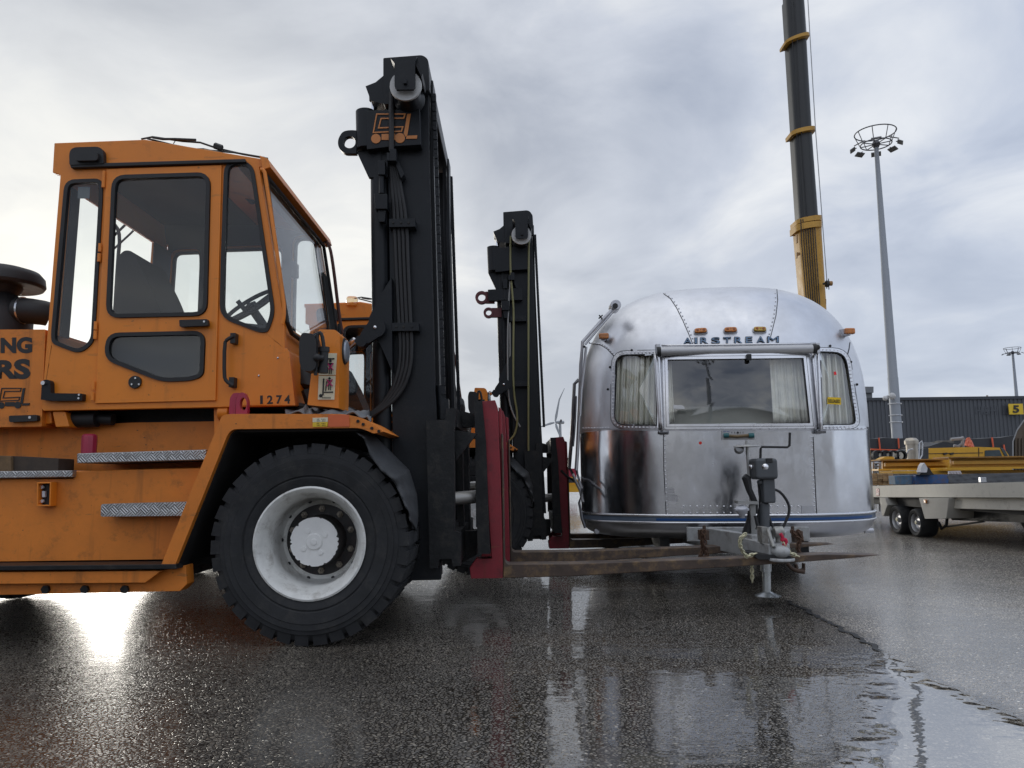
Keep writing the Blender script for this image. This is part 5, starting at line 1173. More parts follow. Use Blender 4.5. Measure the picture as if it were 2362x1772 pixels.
ch(m, px_line([(1618, 1228), (1620, 1250), (1622, 1270), (1614, 1289)], 5.35), 12, .006, .03, .02); ch(m, px_line([(1624, 1228), (1626, 1262), (1630, 1280), (1623, 1290)], 5.33), 10, .006, .03, .02); ch(m, px_line([(1842, 1228), (1848, 1240), (1840, 1262), (1846, 1284)], 5.3), 12, .006, .03, .02); ch(m, px_line([(1829, 1228), (1838, 1238), (1848, 1244)], 5.3), 6, .006, .03, .02)
m.build('rusty_chain', RCH, TT)
m = M(); m.box(P(1621, 1230, 5.4).x-.03, P(1621, 1230, 5.4).x+.035, 5.36, 5.42, P(1621, 1245, 5.4).z, P(1621, 1222, 5.4).z); m.cyl(P(1624, 1212, 5.37), P(1626, 1240, 5.37), .012, seg=10); m.box(P(1836, 1230, 5.35).x-.03, P(1836, 1230, 5.35).x+.03, 5.3, 5.36, P(1836, 1250, 5.35).z, P(1836, 1224, 5.35).z); m.cyl(P(1828, 1214, 5.33), P(1829, 1240, 5.33), .011, seg=10)
m.tube(px_line([(1816, 1300), (1826, 1312), (1842, 1318), (1856, 1320)], 5.3), .014, 8, sm=1); m.prism([(1836, 1302), (1840, 1302), (1842, 1312), (1850, 1314), (1854, 1312), (1854, 1300), (1858, 1300), (1858, 1318), (1838, 1318)], 5.3, 5.34)
m.each('hitch_bracket', mat('rusty_bracket', (.09, .06, .045), .7, .3, .4, 16), TT, bev=.003)
m = M(); m.prism(arcs([(1744, 1278), (1826, 1283), (1824, 1291), (1752, 1291), (1742, 1285)], 3), 4.90, 5.2); m.build('rubber_pad', BLACKR, TT, bev=.004)
m = M(); m.tube(px_line([(1800, 1231), (1806, 1240), (1802, 1248), (1812, 1243), (1814, 1252), (1806, 1256), (1812, 1260)], 4.93), .011, 8, sm=2); m.build('red_cord', mat('red_cord', (.5, .01, .05), .6), TT)
# ================================================================== flatbed trailer on the right (its near side is the plane x = 5.5)
FX = 5.5
FB = thing('flatbed_trailer', 'low flatbed trailer with white side board and two small wheels, carrying mixed scrap', 'trailer', (6.5, 9.5, 0))
DIRTW = mat('dirty_white_board', (.74, .71, .63), .5, 0, .08, 3, 0, 0, .45, (.25, .22, .17))
m = M(); m.prismx([(1985, 1121), (2015, 1121), (2370, 1111.5), (2420, 1110), (2420, 1148), (2370, 1148), (2015, 1147), (1985, 1147)], FX, FX+.05); m.build('side_board', DIRTW, FB, bev=.006)
m = M(); yb = PX(2015, 1130, FX).y; yf = PX(2420, 1130, FX).y; zb = PX(2100, 1147, FX).z
m.box(FX+.051, FX+2.2, yf, yb+1.8, zb+.01, zb+.06); m.box(FX+.12, FX+.25, yf, yb+.6, zb-.14, zb+.005); m.box(FX+1.9, FX+2.03, yf, yb+.6, zb-.14, zb+.005); m.box(FX+2.2, FX+2.25, yf, yb+.6, zb+.01, zb+.2)
m.build('deck', mat('deck_grey', (.12, .12, .12), .7), FB, bev=.004)
m = M(); m.prismx([(2188, 1149), (2420, 1149), (2420, 1183), (2370, 1178), (2192, 1173)], FX+.04, FX+.08); m.build('side_rail', DIRTW, FB, bev=.004)
m = M(); m.prismx([(2190, 1174), (2420, 1182), (2420, 1208), (2195, 1200)], FX+.3, FX+.4); m.tube([PX(2185, 1215, FX+.2), PX(2270, 1203, FX+.2)], .012, 8); m.tube([PX(2187, 1175, FX+.2), PX(2183, 1212, FX+.2), PX(2172, 1220, FX+.2), PX(2165, 1205, FX+.2)], .02, 8); m.build('underframe', GREASE, FB)
m = M(); m.prismx([(2119, 1149), (2189, 1149), (2183, 1196), (2133, 1197)], FX-.04, FX+.35); m.prismx([(2028, 1148), (2041, 1148), (2047, 1165), (2038, 1191), (2034, 1190)], FX-.04, FX+.35); m.each('mudguard', mat('pale_mudguard', (.42, .41, .38), .5, 0, .1), FB, bev=.006)
m = M(); q = PX(2136, 1157, FX-.045); m.box(q.x-.02, q.x, q.y-.03, q.y+.03, q.z-.025, q.z+.025); m.build('side_lamp', AMBER, FB, bev=.008)
m = M(); m.prismx([(2020, 1127), (2027, 1127), (2028, 1144), (2021, 1144)], FX-.006, FX-.001); m.build('red_reflector', mat('reflector_red', (.25, .01, .03), .3), FB)
m = M(); m.prismx([(2022, 1137), (2027, 1137), (2027.5, 1141), (2022.5, 1141)], FX-.009, FX-.0065); m.build('white_reflector', mat('reflector_white', (.6, .5, .5), .3), FB)
for x, y in ((2067, 1199), (2111, 1206)):
    c_ = PX(x, y, FX); r_ = c_.z-.002; w_ = part('wheel', FB); o = Vector((FX-.0, c_.y, r_+.002)); k = r_
    m = M(); m.lathe([(k*.66, .02), (k*.70, .0), (k*.86, -.012), (k*.95, .0), (k, .03), (k, .2), (k*.95, .225), (k*.7, .22), (k*.6, .2)], o, (1, 0, 0), 56); m.build('tyre', TYRE, w_)
    m = M(); m.lathe([(k*.67, .016), (k*.65, .006), (k*.62, .02), (k*.58, .07), (k*.50, .05), (k*.38, .035), (k*.30, .05), (k*.24, .05), (k*.16, .045), (k*.15, .01), (0, .008)], o, (1, 0, 0), 48); m.build('rim', mat('silver_rim', (.42, .42, .43), .35, .6, .1), w_)
    m = M()
    for i in range(16):
        a = 2*math.pi*i/16; m.lathe([(k*.035, 0), (0, -.002)], o+Vector((.052, math.cos(a)*k*.47, math.sin(a)*k*.47)), (1, 0, 0), 10)
    m.build('rim_slot', BLACKT, w_)
    m = M(); m.lathe([(k*.13, 0), (k*.12, -.006), (0, -.008)], o+Vector((.010, 0, 0)), (1, 0, 0), 16); m.build('hub_cap', mat('hub_yellowish', (.5, .48, .3), .4), w_)
    m = M(); m.lathe([(k*.66, .02), (k*.70, .0), (k*.86, -.012), (k*.95, .0), (k, .03), (k, .2), (k*.95, .225), (k*.7, .22), (k*.6, .2)], o+Vector((1.9, 0, 0)), (1, 0, 0), 40); m.build('far_tyre', TYRE, w_)
# what lies on the flatbed
def on(name, label, cat, pts, Y0, Y1, mt, bev=.004, group=None):
    m = M(); m.prism(pts, Y0, Y1); return tag(m.build(name, mt, None, bev=bev), label, cat, group)
BY = 12.0
tb = M(); rg = random.Random(2)
tt = thing('timber_bundle', 'bundle of sawn timber laths at the rear left end of the flatbed', 'timber bundle', P(2037, 1122, BY))
for r_ in range(6):
    for c_ in range(4):
        x0 = 2013+12*c_; y0 = 1092+4.7*r_; m = M(); m.prism([(x0, y0), (x0+11, y0-.2), (x0+11, y0+4), (x0, y0+4.2)], BY+rg.uniform(0, .05), BY+1.2); m.build('lath', mat('lath_wood%s' % 'abc'[rg.randrange(3)], ((.42, .27, .13), (.33, .2, .09), (.24, .15, .07))[rg.randrange(3)], .8, 0, .3, 20), tt)
m = M(); m.prism([(2064, 1098), (2112, 1096), (2112, 1117), (2066, 1118)], BY-.7, BY-.5); bb = tag(m.build('steel_box', mat('light_blue_steel', (.09, .17, .26), .6, 0, .4, 6, 0, 0, .9, (.22, .13, .06)), None, bev=.006), 'pale blue scratched steel box beside the timber bundle', 'steel box')
on('steel_box', 'deep blue rust-stained steel box in the middle of the flatbed', 'steel box', [(2112, 1096), (2190, 1095), (2188, 1115), (2112, 1117)], BY-.8, BY-.6, mat('deep_blue_steel', (.03, .10, .26), .55, 0, .3, 6, 0, 0, .9, (.2, .11, .05)), .006)
def sheetm(name, label, cat, top, bot, Y0, dY, mt, amp, seed):
    rg_ = random.Random(seed); ph = [rg_.uniform(0, 6) for _ in range(6)]; m = M(); n = len(top)-1
    def f(u_, v_):
        t_ = u_*n; i = min(n-1, int(t_)); a = Vector(top[i]).lerp(Vector(top[i+1]), t_-i); b_ = Vector(bot[i]).lerp(Vector(bot[i+1]), t_-i)
        q = a.lerp(b_, v_); w_ = math.sin(u_*23+ph[0]+v_*3)+.6*math.sin(u_*47+ph[1]-v_*6)+.5*math.sin(v_*13+ph[2]+u_*8)
        return P(q.x, q.y, Y0+dY*(1-v_)+amp*w_)
    m.grid(f, 70, 14); return tag(m.build(name, mt, None, thick=.02), label, cat)
TARP = mat('dark_tarp', (.035, .037, .042), .65, 0, .2, 5, .004, 20)
sheetm('tarp', 'folded dark grey tarpaulin lying along the flatbed deck', 'tarpaulin', [(2185, 1096), (2230, 1093), (2300, 1092), (2380, 1090)], [(2190, 1114), (2240, 1115), (2300, 1114), (2380, 1112)], 10.0, .8, mat('wrinkled_dark_tarp', (.022, .024, .028), .7, 0, .3, 5, .01, 12, spec=.15), .05, 4)
on('metal_clip', 'small silver steel clamp on the deck in front of the tarpaulin', 'clamp', [(2262, 1101), (2275, 1101), (2276, 1112), (2263, 1113)], 9.5, 9.55, STEEL, .003)
on('white_rag', 'crumpled white rag standing up in front of the yellow girders', 'rag', arcs([(2122, 1090), (2126, 1075), (2132, 1067), (2140, 1080), (2138, 1090)], 2), 11.0, 11.1, mat('rag', (.6, .6, .62), .8), .01)
on('black_bag', 'black plastic bag between the white rag and the blue boxes', 'bag', arcs([(2120, 1096), (2134, 1080), (2143, 1078), (2150, 1090), (2156, 1096)], 3), 11.1, 11.2, BLACKR, .02)
# yellow girders on bearers behind the flatbed
GY = 13.5
def girder(label, x0, x1, ya, yb, Y0, W_):
    t = thing('steel_girder', label, 'girder', (P(x0, yb, Y0).x, Y0, P(x0, yb, Y0).z), 'yellow girders stacked behind the flatbed')
    dy_ = (x1-x0)*-.012
    m = M(); m.prism([(x0+6, ya+3), (x1, ya+3+dy_), (x1, yb-4+dy_), (x0+6, yb-4)], Y0+W_*.4, Y0+W_*.5); m.build('web', YEL, t)
    m = M(); m.prism([(x0, ya), (x1, ya+dy_), (x1, ya+3+dy_), (x0, ya+3)], Y0, Y0+W_); m.build('flange', mat('rust_topped_yellow', (.30, .15, .03), .6, 0, .5, 8), t)
    m = M(); m.prism([(x0-4, yb-4), (x1, yb-4+dy_), (x1, yb+dy_), (x0-4, yb)], Y0, Y0+W_); m.build('flange', YEL, t)
    m = M(); m.prism([(x0+12, (ya+yb)/2-5), (x1, (ya+yb)/2-5+dy_), (x1, (ya+yb)/2+3+dy_), (x0+12, (ya+yb)/2+3)], Y0+W_*.25, Y0+W_*.39); m.build('stiffener', mat('pale_yellow_paint', (.66, .38, .06), .5), t)
girder('long yellow steel girder lying furthest to the rear with a curled end', 2030, 2188, 1060, 1086, GY+.6, .5)
girder('nearer yellow steel girder running out of the picture on top of the bearers', 2188, 2440, 1054, 1083, GY-.2, .5)
on('steel_girder', 'low yellow girder lying beneath the two long ones', 'girder', [(2058, 1087), (2440, 1083), (2440, 1092), (2060, 1093)], GY+.1, GY+.6, YEL)
on('girder_end', 'rounded yellow steel end piece on top of the rear girder', 'steel part', arcs([(2030, 1060), (2044, 1053), (2062, 1054), (2064, 1060)], [2, 4, 3, 0]), GY+.8, GY+1.0, YEL, .01)
on('wooden_bearer', 'stacked timber bearers carrying the yellow girders', 'bearer', [(2075, 1094), (2420, 1093), (2420, 1180), (2080, 1180)], GY, GY+.5, DWOOD)
m = M(); 
for i in range(4): m.prism([(2192+7*i, 1088), (2195+7*i, 1088), (2198+7*i, 1093), (2195+7*i, 1093)], GY-.5, GY-.49)
m.prism([(2188, 1087), (2216, 1086), (2217, 1094), (2188, 1094)], GY-.48, GY-.46)
tag(m.build('hazard_board', mat('white_hazard', (.6, .55, .55), .5), None), 'small red and white striped board under the girders', 'hazard board')
# yellow van
VY = 24
V = thing('yellow_van', 'yellow van with black-framed cab window, parked behind the yellow girders', 'van', (P(2230, 1060, VY).x, VY+.9, 0))
m = M(); m.prism(arcs([(2142, 1034), (2255, 1031), (2310, 1033), (2322, 1042), (2332, 1060), (2352, 1066), (2354, 1112), (2142, 1112)], [4, 3, 6, 6, 6, 5, 3, 3]), VY, VY+1.8); m.build('body', YEL, V, bev=.05)
m = M(); m.prism(arcs([(2272, 1039), (2306, 1038), (2312, 1054), (2272, 1055)], 3), VY-.02, VY-.001); m.build('side_window', mat('dark_window', (.05, .07, .08), .15), V, bev=.01)
m = M(); m.prism([(2308, 1033), (2316, 1035), (2330, 1060), (2322, 1060)], VY-.03, VY+1.83); m.build('windscreen', mat('dark_window', (.05, .07, .08), .15), V, bev=.01)
m = M(); m.prism([(2142, 1046), (2268, 1044), (2268, 1045.5), (2142, 1047.5)], VY-.012, VY-.001); m.prism([(2257, 1033), (2258.5, 1033), (2259, 1060), (2257.5, 1060)], VY-.012, VY-.001)
for x in (2176, 2191): m.prism(arcs([(x, 1045), (x+10, 1044), (x+9, 1048), (x+2, 1050)], 1.5), VY-.05, VY-.013)
m.build('door_handle', BLACKR, V)
for x in (2170, 2325):
    m = M(); c_ = P(x, 1118, VY); m.lathe([(0, -.02), (.2, -.02), (.33, 0), (.33, .2), (0, .2)], (c_.x, VY-.03, .33), (0, 1, 0), 28); m.build('wheel', TYRE, V)
# black power unit and silver tank left of the van
m = M(); m.prism(arcs([(2118, 1036), (2142, 1033), (2142, 1112), (2112, 1112)], 3), 22.5, 24); tag(m.build('generator', mat('dark_machine', (.03, .035, .04), .5, 0, .4), None, bev=.03), 'dark machine housing between the silver tank and the yellow van', 'machine')
q = P(2109, 1112, 21); zt_ = P(2109, 1015, 21).z
TK = thing('silver_tank', 'upright silver cylindrical tank with a hooped ladder beside it', 'tank', (q.x, 21, 0))
m = M(); m.lathe([(0, 0), (.15, 0), (.15, zt_-.12), (.18, zt_-.12), (.18, zt_-.02), (.12, zt_+.05), (0, zt_+.06)], (q.x, 21, 0), (0, 0, 1), 28); m.build('tank_shell', mat('beige_silver', (.42, .38, .32), .35, .6, .1), TK)
m = M(); m.tube(px_line([(2120, 1060), (2121, 1022), (2126, 1017), (2128, 1026), (2127, 1050), (2120, 1062)], 20.7), .02, 6); m.tube(px_line([(2090, 1050), (2096, 1038), (2106, 1036)], 20.7), .02, 6); m.build('ladder_hoop', STEEL, TK)
# tarpaulin-covered loads with orange straps
def load(label, outline, Y0, D, straps):
    t = thing('covered_load', label, 'covered load', (P(outline[0][0], 1100, Y0).x, Y0+D/2, 0), 'tarpaulin-covered loads in front of the warehouse')
    m = M(); m.prism(outline, Y0, Y0+D); bm_ = m.bm
    bmesh.ops.subdivide_edges(bm_, edges=bm_.edges[:], cuts=6, use_grid_fill=True)
    for v in bm_.verts: v.co += Vector((mnoise(v.co*1.3), mnoise(v.co*1.1+Vector((5, 0, 0))), mnoise(v.co*1.7)))*.09
    m.build('tarp_cover', TARP, t)
    m = M()
    for a, b_ in straps: m.tube([P(a[0], a[1], Y0-.08), P(b_[0], b_[1], Y0-.08)], .035, 5)
    m.build('strap', mat('orange_strap', (.75, .13, .05), .5), t)
load('tarpaulin-covered load at the left by the light mast, with crossed orange straps', [(2006, 1014), (2035, 1009), (2092, 1012), (2094, 1120), (2006, 1120)], 34, 3, [((2027, 1010), (2032, 1055)), ((2072, 1011), (2075, 1055)), ((2008, 1037), (2094, 1040))])
load('tarpaulin-covered load at the right behind the yellow van roof', [(2200, 1016), (2345, 1006), (2345, 1110), (2200, 1110)], 33, 3, [((2288, 1009), (2291, 1032)), ((2315, 1026), (2319, 1050))])
load('low tarpaulin-covered hump between the machine housing and the van', [(2130, 1030), (2175, 1020), (2200, 1024), (2200, 1110), (2130, 1110)], 31, 2, [])
# steel frames and a white cloth by the straps
m = M(); m.tube(px_line([(2193, 1014), (2215, 1012), (2222, 1010)], 26), .06, 6); m.tube(px_line([(2222, 1010), (2219, 1024), (2210, 1030), (2200, 1028)], 26), .05, 6); m.tube(px_line([(2220, 1012), (2222, 1040), (2222, 1110)], 26), .05, 6); tag(m.build('crane_jib', mat('grey_jib', (.25, .25, .26), .5), None), 'short black and white steel arm rising behind the van roof', 'steel arm')
sheetm('strap_bundle', 'bundle of orange and white lashing straps hanging on the steel arm', 'strap bundle', [(2228, 1012), (2236, 1009), (2242, 1020), (2246, 1030)], [(2224, 1028), (2232, 1030), (2240, 1032), (2246, 1033)], 25.5, .1, mat('strap_red', (.6, .16, .09), .6), .02, 6)
m = M(); 
for i in range(4): m.lathe([(.10, -.06), (.14, -.06), (.14, .06), (.10, .06)], P(2024+18*i, 1051, 20), (0, 1, 0), 14)
tag(m.build('coil_row', BLACKR, None), 'row of black cable coils left of the silver tank', 'cable coils')
m = M(); m.tube(px_line([(2014, 1066), (2014, 1090)], 15), .03, 6); m.tube(px_line([(2028, 1066), (2028, 1090)], 15), .03, 6)
for y in (1068, 1076, 1088): m.tube(px_line([(2014, y), (2028, y)], 15), .02, 6)
m.tube(px_line([(2014, 1090), (2014, 1180)], 15), .03, 6); m.tube(px_line([(2028, 1090), (2028, 1180)], 15), .03, 6)
tag(m.build('wire_crate', STEEL, None), 'light steel frame rack beside the left end of the girders', 'rack')
# brown rounded container at the right edge
m = M(); ln = arcs([(2336, 1200), (2336, 1018), (2346, 992), (2362, 970), (2450, 930), (2450, 1200)], [0, 10, 20, 30, 0, 0]); m.solid(flat([ln]), lambda x, y: P(x, y, 16), lambda x, y: P(x, y, 16)+Vector((1.15, 1.5, 0)))
cb = tag(m.build('arched_container', mat('brown_ribbed', (.13, .10, .075), .7, 0, .15, 3), None), 'brown arched container at the right edge of the yard', 'container')
m = M(); m.solid(flat([[(2335, 1200), (2335, 1018), (2345, 991), (2361, 968), (2450, 928), (2450, 932), (2362, 972), (2347, 994), (2338, 1019), (2338, 1200)]]), lambda x, y: P(x, y, 15.93), lambda x, y: P(x, y, 15.999)); m.build('edge_trim', GREYP, cb)
m = M()
for i in range(14): m.prism([(2342+8*i, 1000-3.1*i if i > 2 else 1012), (2344+8*i, 1000-3.1*i if i > 2 else 1010), (2344+8*i, 1200), (2342+8*i, 1200)], 15.96, 15.999)
m.build('rib', mat('brown_rib', (.10, .08, .06), .7), cb)
# ------------------------------------------------------------------ warehouse
WY = 95
CL = bpy.data.materials.new('corrugated_cladding'); CL.use_nodes = True; t = CL.node_tree; b = t.nodes['Principled BSDF']; b.inputs['Base Color'].default_value = (.066, .073, .086, 1); b.inputs['Roughness'].default_value = .5
WH = thing('warehouse', 'long dark grey corrugated warehouse behind the yard, with a yellow dock number', 'warehouse', (P(2200, 1000, WY).x, WY+20, 0))
zt_ = P(2180, 922.5, WY).z; xa = P(1850, 925, WY).x; xb = P(2362, 925, WY).x+60
m = M(); n = int((xb-xa)/.5)
# real ribs: a trapezoid profile run along the wall
pf = []
for i in range(n):
    x = xa+i*.5; pf += [(x, 0), (x+.16, 0), (x+.22, .09), (x+.42, .09), (x+.48, 0)]
lo = [m.bm.verts.new((x, WY-y, 0)) for x, y in pf]; hi = [m.bm.verts.new((x, WY-y, zt_)) for x, y in pf]
for i in range(len(pf)-1): m.bm.faces.new((lo[i], lo[i+1], hi[i+1], hi[i]))
m.build('wall', CL, WH, ang=10)
m = M(); m.box(xa, xb, WY+.2, WY+40, 0, zt_-.05); m.build('hall', CL, WH)
m = M(); m.box(xa-.1, xb, WY-.25, WY+.3, zt_, zt_+.35); m.build('roof_edge', mat('dark_edge', (.03, .035, .045), .5), WH)
m = M(); a = P(2325, 932, WY-.6); c_ = P(2360, 956, WY-.6); m.box(a.x, c_.x, WY-.7, WY-.6, c_.z, a.z); sg = m.build('dock_sign', YELS, WH, label='yellow dock sign reading 5')
m = M(); f5 = lambda x, y: P(x, y, WY-.78); m.text('5', [(2337, 935), (2351, 935), (2351, 952.5), (2337, 952.5)], f5, (0, .06, 0), .03); m.build('sign_digit', BLACKT, sg)
m = M(); m.text('H&H', [(2250, 938), (2303, 938), (2303, 957), (2250, 957)], lambda x, y: P(x, y, WY-.13), (0, .03, 0), .03); m.prism([(2313, 937), (2325, 937), (2325, 956), (2313, 956)], WY-.13, WY-.1); m.build('faded_lettering', mat('faded_letters', (.050, .056, .068), .5), WH)
m = M(); m.prism([(1996, 892), (2015, 892), (2015, 906), (1996, 906)], WY+4, WY+12); m.prism([(1996, 906), (2012, 906), (2012, 926), (1996, 926)], WY+4.5, WY+11); m.build('roof_house', mat('roof_grey', (.17, .18, .19), .6), WH)
m = M(); m.tube(px_line([(2277, 912), (2277, 921)], WY+2), .12, 6); m.tube(px_line([(2272, 919), (2282, 919)], WY+2), .2, 6); m.tube(px_line([(2267, 922), (2290, 922)], WY+2), .3, 6); m.build('roof_vent', mat('beige_vent', (.35, .3, .25), .6), WH)
# ------------------------------------------------------------------ light masts
def light_mast(label, xb_, yb_, xt, yt, Y, rb, rt, ringr, nl, at=None):
    if at: base = Vector((at[0], at[1], 0)); top = Vector(at)
    else: base = P(xb_, yb_, Y); base = Vector((base.x, Y, 0)); top = P(xt, yt, Y); top = Vector((base.x, Y, top.z))
    T = thing('light_mast', label, 'light mast', base, 'tall floodlight masts')
    m = M(); m.tube([base, base.lerp(top, .3), base.lerp(top, .302), base.lerp(top, .62), base.lerp(top, .622), top], [rb, rb*.87+rt*.13, rb*.8+rt*.2, rb*.5+rt*.5, rb*.44+rt*.56, rt], 16); m.build('pole', mat('mast_galvanised', (.27, .29, .32), .5, .3, .06, 2), T)
    m = M(); 
    for zz_, rr_ in ((0, ringr*.75), (ringr*.62, ringr)): m.tube([top+Vector((rr_*math.cos(a), rr_*math.sin(a), zz_)) for a in [2*math.pi*i/28 for i in range(28)]], .07*ringr/2.3, 6, True)
    for i in range(8): a = 2*math.pi*i/8+.2; m.tube([top+Vector((ringr*.75*math.cos(a), ringr*.75*math.sin(a), 0)), top+Vector((ringr*math.cos(a), ringr*math.sin(a), ringr*.62))], .05*ringr/2.3, 6); m.tube([top, top+Vector((ringr*.75*math.cos(a), ringr*.75*math.sin(a), 0))], .06*ringr/2.3, 6)
    m.lathe([(.3*ringr/2.3, -.3), (.5*ringr/2.3, 0), (.3*ringr/2.3, .3), (0, .3)], top, (0, 0, 1), 12); m.build('crown_ring', mat('dark_ring', (.06, .06, .07), .5), T)
    k = ringr/2.3
    for i in range(nl):
        a = 2*math.pi*i/nl+.35; c_ = top+Vector((ringr*1.12*math.cos(a), ringr*1.12*math.sin(a), -.25*k)); d = Vector((math.cos(a), math.sin(a), 0)); s_ = Vector((-d.y, d.x, 0)); dn = (d*.86+Vector((0, 0, -.5))).normalized()
        m = M(); nn = dn.cross(s_); A = [c_+s_*sx*.55*k+dn*sy*.32*k for sx, sy in ((-1, -1), (1, -1), (1, 1), (-1, 1))]; m.hexa([q+nn*.06*k for q in A], [q-nn*.06*k for q in A]); m.tube([c_, c_-d*.45*k+Vector((0, 0, .2*k))], .06*k, 6); m.build('floodlight', mat('flood_grey', (.12, .12, .12), .5), T)
    return T
LM = light_mast('tall grey floodlight mast with a ring crown, rising right of the crane boom', 2073, 1060, 2018, 333, 62, .43, .17, 1.62, 8)
m = M(); q = P(2054, 914, 61.3); m.tube([P(2064, 914, 61.4), P(2048, 914, 61.3), P(2042, 917, 61.3)], .10, 8); m.ball(P(2042, 919, 61.3), .20, 10); m.ball(P(2058, 914, 61.2), .28, 10); m.build('camera_arm', mat('white_cctv', (.5, .5, .5), .5), LM)
m = M()
for y in (930, 957, 973): q = P(2060, y, 61.4); z_ = q.z; m.lathe([(.50, -.03), (.53, 0), (.50, .03)], (P(2073, 1060, 62).x, 62, z_), (0, 0, 1), 20)
m.build('pole_band', STEEL, LM)
light_mast('small distant floodlight mast standing beyond the warehouse roof at the far right', 2349, 960, 2340, 814, 130, .40, .18, 1.3, 6)
# the like mast behind the photographer, whose reflection shows in the centre window
d_ = ray(1632, 900); n_s = nrm_at(loc(S(1632, 900))); r_ = d_-n_s*2*d_.dot(n_s); o_ = S(1632, 900); D_ = 38
bx_ = o_.x+r_.x/-r_.y*D_; by_ = o_.y-D_
d_ = ray(1630, 838); n_s = nrm_at(loc(S(1630, 838))); r_ = d_-n_s*2*d_.dot(n_s); o_ = S(1630, 838); hz_ = o_.z+r_.z/-r_.y*D_
print('BACK MAST', bx_, by_, hz_)
light_mast('floodlight mast across the road, mirrored in the centre window of the caravan', 0, 0, 0, 0, 0, .62, .3, 2.2, 8, at=(bx_, by_, hz_))
BW = thing('unseen_shed', 'long grey shed added unseen behind the camera, to tone reflections in the lower panels of the caravan', 'warehouse', (10, -70, 0))  # shed added out of view so the caravan skin mirrors an even grey
m = M(); m.box(-90, 120, -80, -62, 0, 9); m.build('wall', mat('pale_shed', (.42, .43, .45), .6, 0, .1, .2), BW); m = M(); m.box(-90.5, 120.5, -80.5, -61.7, 9, 9.5); m.build('roof', GREYP, BW)
# ------------------------------------------------------------------ mobile crane
KY_ = 32
K = thing('mobile_crane', 'mobile crane with a near-vertical black telescopic boom on a yellow base section', 'crane', (P(1875, 1000, KY_).x, KY_, 0))
BBM = mat('black_boom', (.014, .015, .015), .35, 0, .2, 2)
def boom(m, pl, pr, Y, D, n=10):         # left and right edges top to bottom, rounded underside towards the viewer
    sec = []
    for (lx, ly), (rx, ry) in zip(pl, pr):
        a = P(lx, ly, Y); b_ = P(rx, ry, Y); row = []
        for i in range(n+1):
            u_ = math.pi*i/n; row.append(a.lerp(b_, .5-.5*math.cos(u_))+Vector((0, -D*.4*math.sin(u_)**.6, 0)))
        row += [b_+Vector((0, D*.6, 0)), a+Vector((0, D*.6, 0))]; sec.append([m.bm.verts.new(q) for q in row])
    for r0, r1 in zip(sec, sec[1:]):
        for i in range(len(r0)): m.bm.faces.new((r0[i-1], r0[i], r1[i], r1[i-1]))
    m.bm.faces.new(sec[0]); m.bm.faces.new(sec[-1][::-1])
m = M(); boom(m, [(1798, -320), (1818, 95)], [(1830, -320), (1860, 95)], KY_+.1, .7); boom(m, [(1811, 0), (1831, 310)], [(1853, 0), (1871, 310)], KY_+.05, .72); boom(m, [(1829, 300), (1843, 515)], [(1870, 300), (1886, 512)], KY_, .75)
m.build('telescopic_section', BBM, K, ang=50)
m = M(); boom(m, [(1839, 508), (1840, 540), (1854, 700), (1870, 900)], [(1893, 500), (1893, 540), (1903, 700), (1912, 900)], KY_-.05, .9)
KYEL = mat('crane_yellow', (.50, .27, .035), .45, 0, .12, 2, 0, 0, .5, (.2, .1, .02)); m.build('base_section', KYEL, K, ang=50)
m = M(); boom(m, [(1808, 99), (1809, 105)], [(1864, 80), (1865, 88)], KY_-.12, .95); boom(m, [(1822, 307), (1823, 316)], [(1878, 296), (1879, 305)], KY_-.12, .95); boom(m, [(1834, 510), (1835, 520)], [(1891, 502), (1892, 512)], KY_-.14, 1.0); boom(m, [(1833, 522), (1834, 536)], [(1893, 514), (1893, 527)], KY_-.14, 1.02)
m.each('boom_collar', KYEL, K, ang=50)
m = M()
for i in range(7): m.tube(px_line([(1847+5.2*i, 506), (1849+5.4*i, 560), (1861+5.0*i, 705)], KY_-.48), .022, 5)
m.tube(px_line([(1833, -40), (1848, 300), (1864, 520)], KY_-.42), .018, 5); m.tube(px_line([(1822, -20), (1838, 310), (1850, 510)], KY_-.40), .015, 5)
m.build('boom_hose', BLACKR, K)
m = M(); m.tube(px_line([(1852, -200), (1868, 80), (1881, 300), (1896, 500), (1907, 645)], KY_-.5), .02, 5); m.build('hoist_rope', GREYP, K)
m = M(); m.tube(px_line([(1898, 655), (1906, 654)], KY_-.5), .04, 6); m.cyl(P(1905, 655, KY_-.7), P(1911, 655, KY_-.7), .14, seg=16); m.tube(px_line([(1907, 645), (1907, 666)], KY_-.7), .02, 5); m.tube(px_line([(1911, 643), (1912, 668)], KY_-.7), .02, 5); m.build('sheave', BLACKR, K)
m = M(); m.cyl(P(1911, 654, KY_-.7), P(1919, 654, KY_-.7), .10, seg=14); m.prism([(1837, 540), (1840, 540), (1841, 560), (1838, 560)], KY_-.3, KY_-.2); m.prism([(1838, 582), (1846, 583), (1846, 588), (1840, 590), (1840, 595), (1838, 595)], KY_-.3, KY_-.2); m.prism([(1890, 540), (1894, 540), (1894, 552), (1891, 552)], KY_-.3, KY_-.1); m.prism([(1901, 690), (1906, 690), (1906, 702), (1902, 702)], KY_-.3, KY_-.1); m.build('sheave_block', mat('brown_yellow', (.30, .16, .05), .5), K)
zc = .5; cx0 = P(1400, 1100, KY_).x; cx1 = P(1960, 1100, KY_).x
m = M(); m.box(cx0, cx1, KY_-1.4, KY_+1.4, .7, 1.5); m.box(P(1760, 1100, KY_).x, cx1, KY_-1.2, KY_+1.2, 1.5, 2.6); m.build('carrier', mat('carrier_grey', (.05, .055, .06), .5), K, bev=.06)
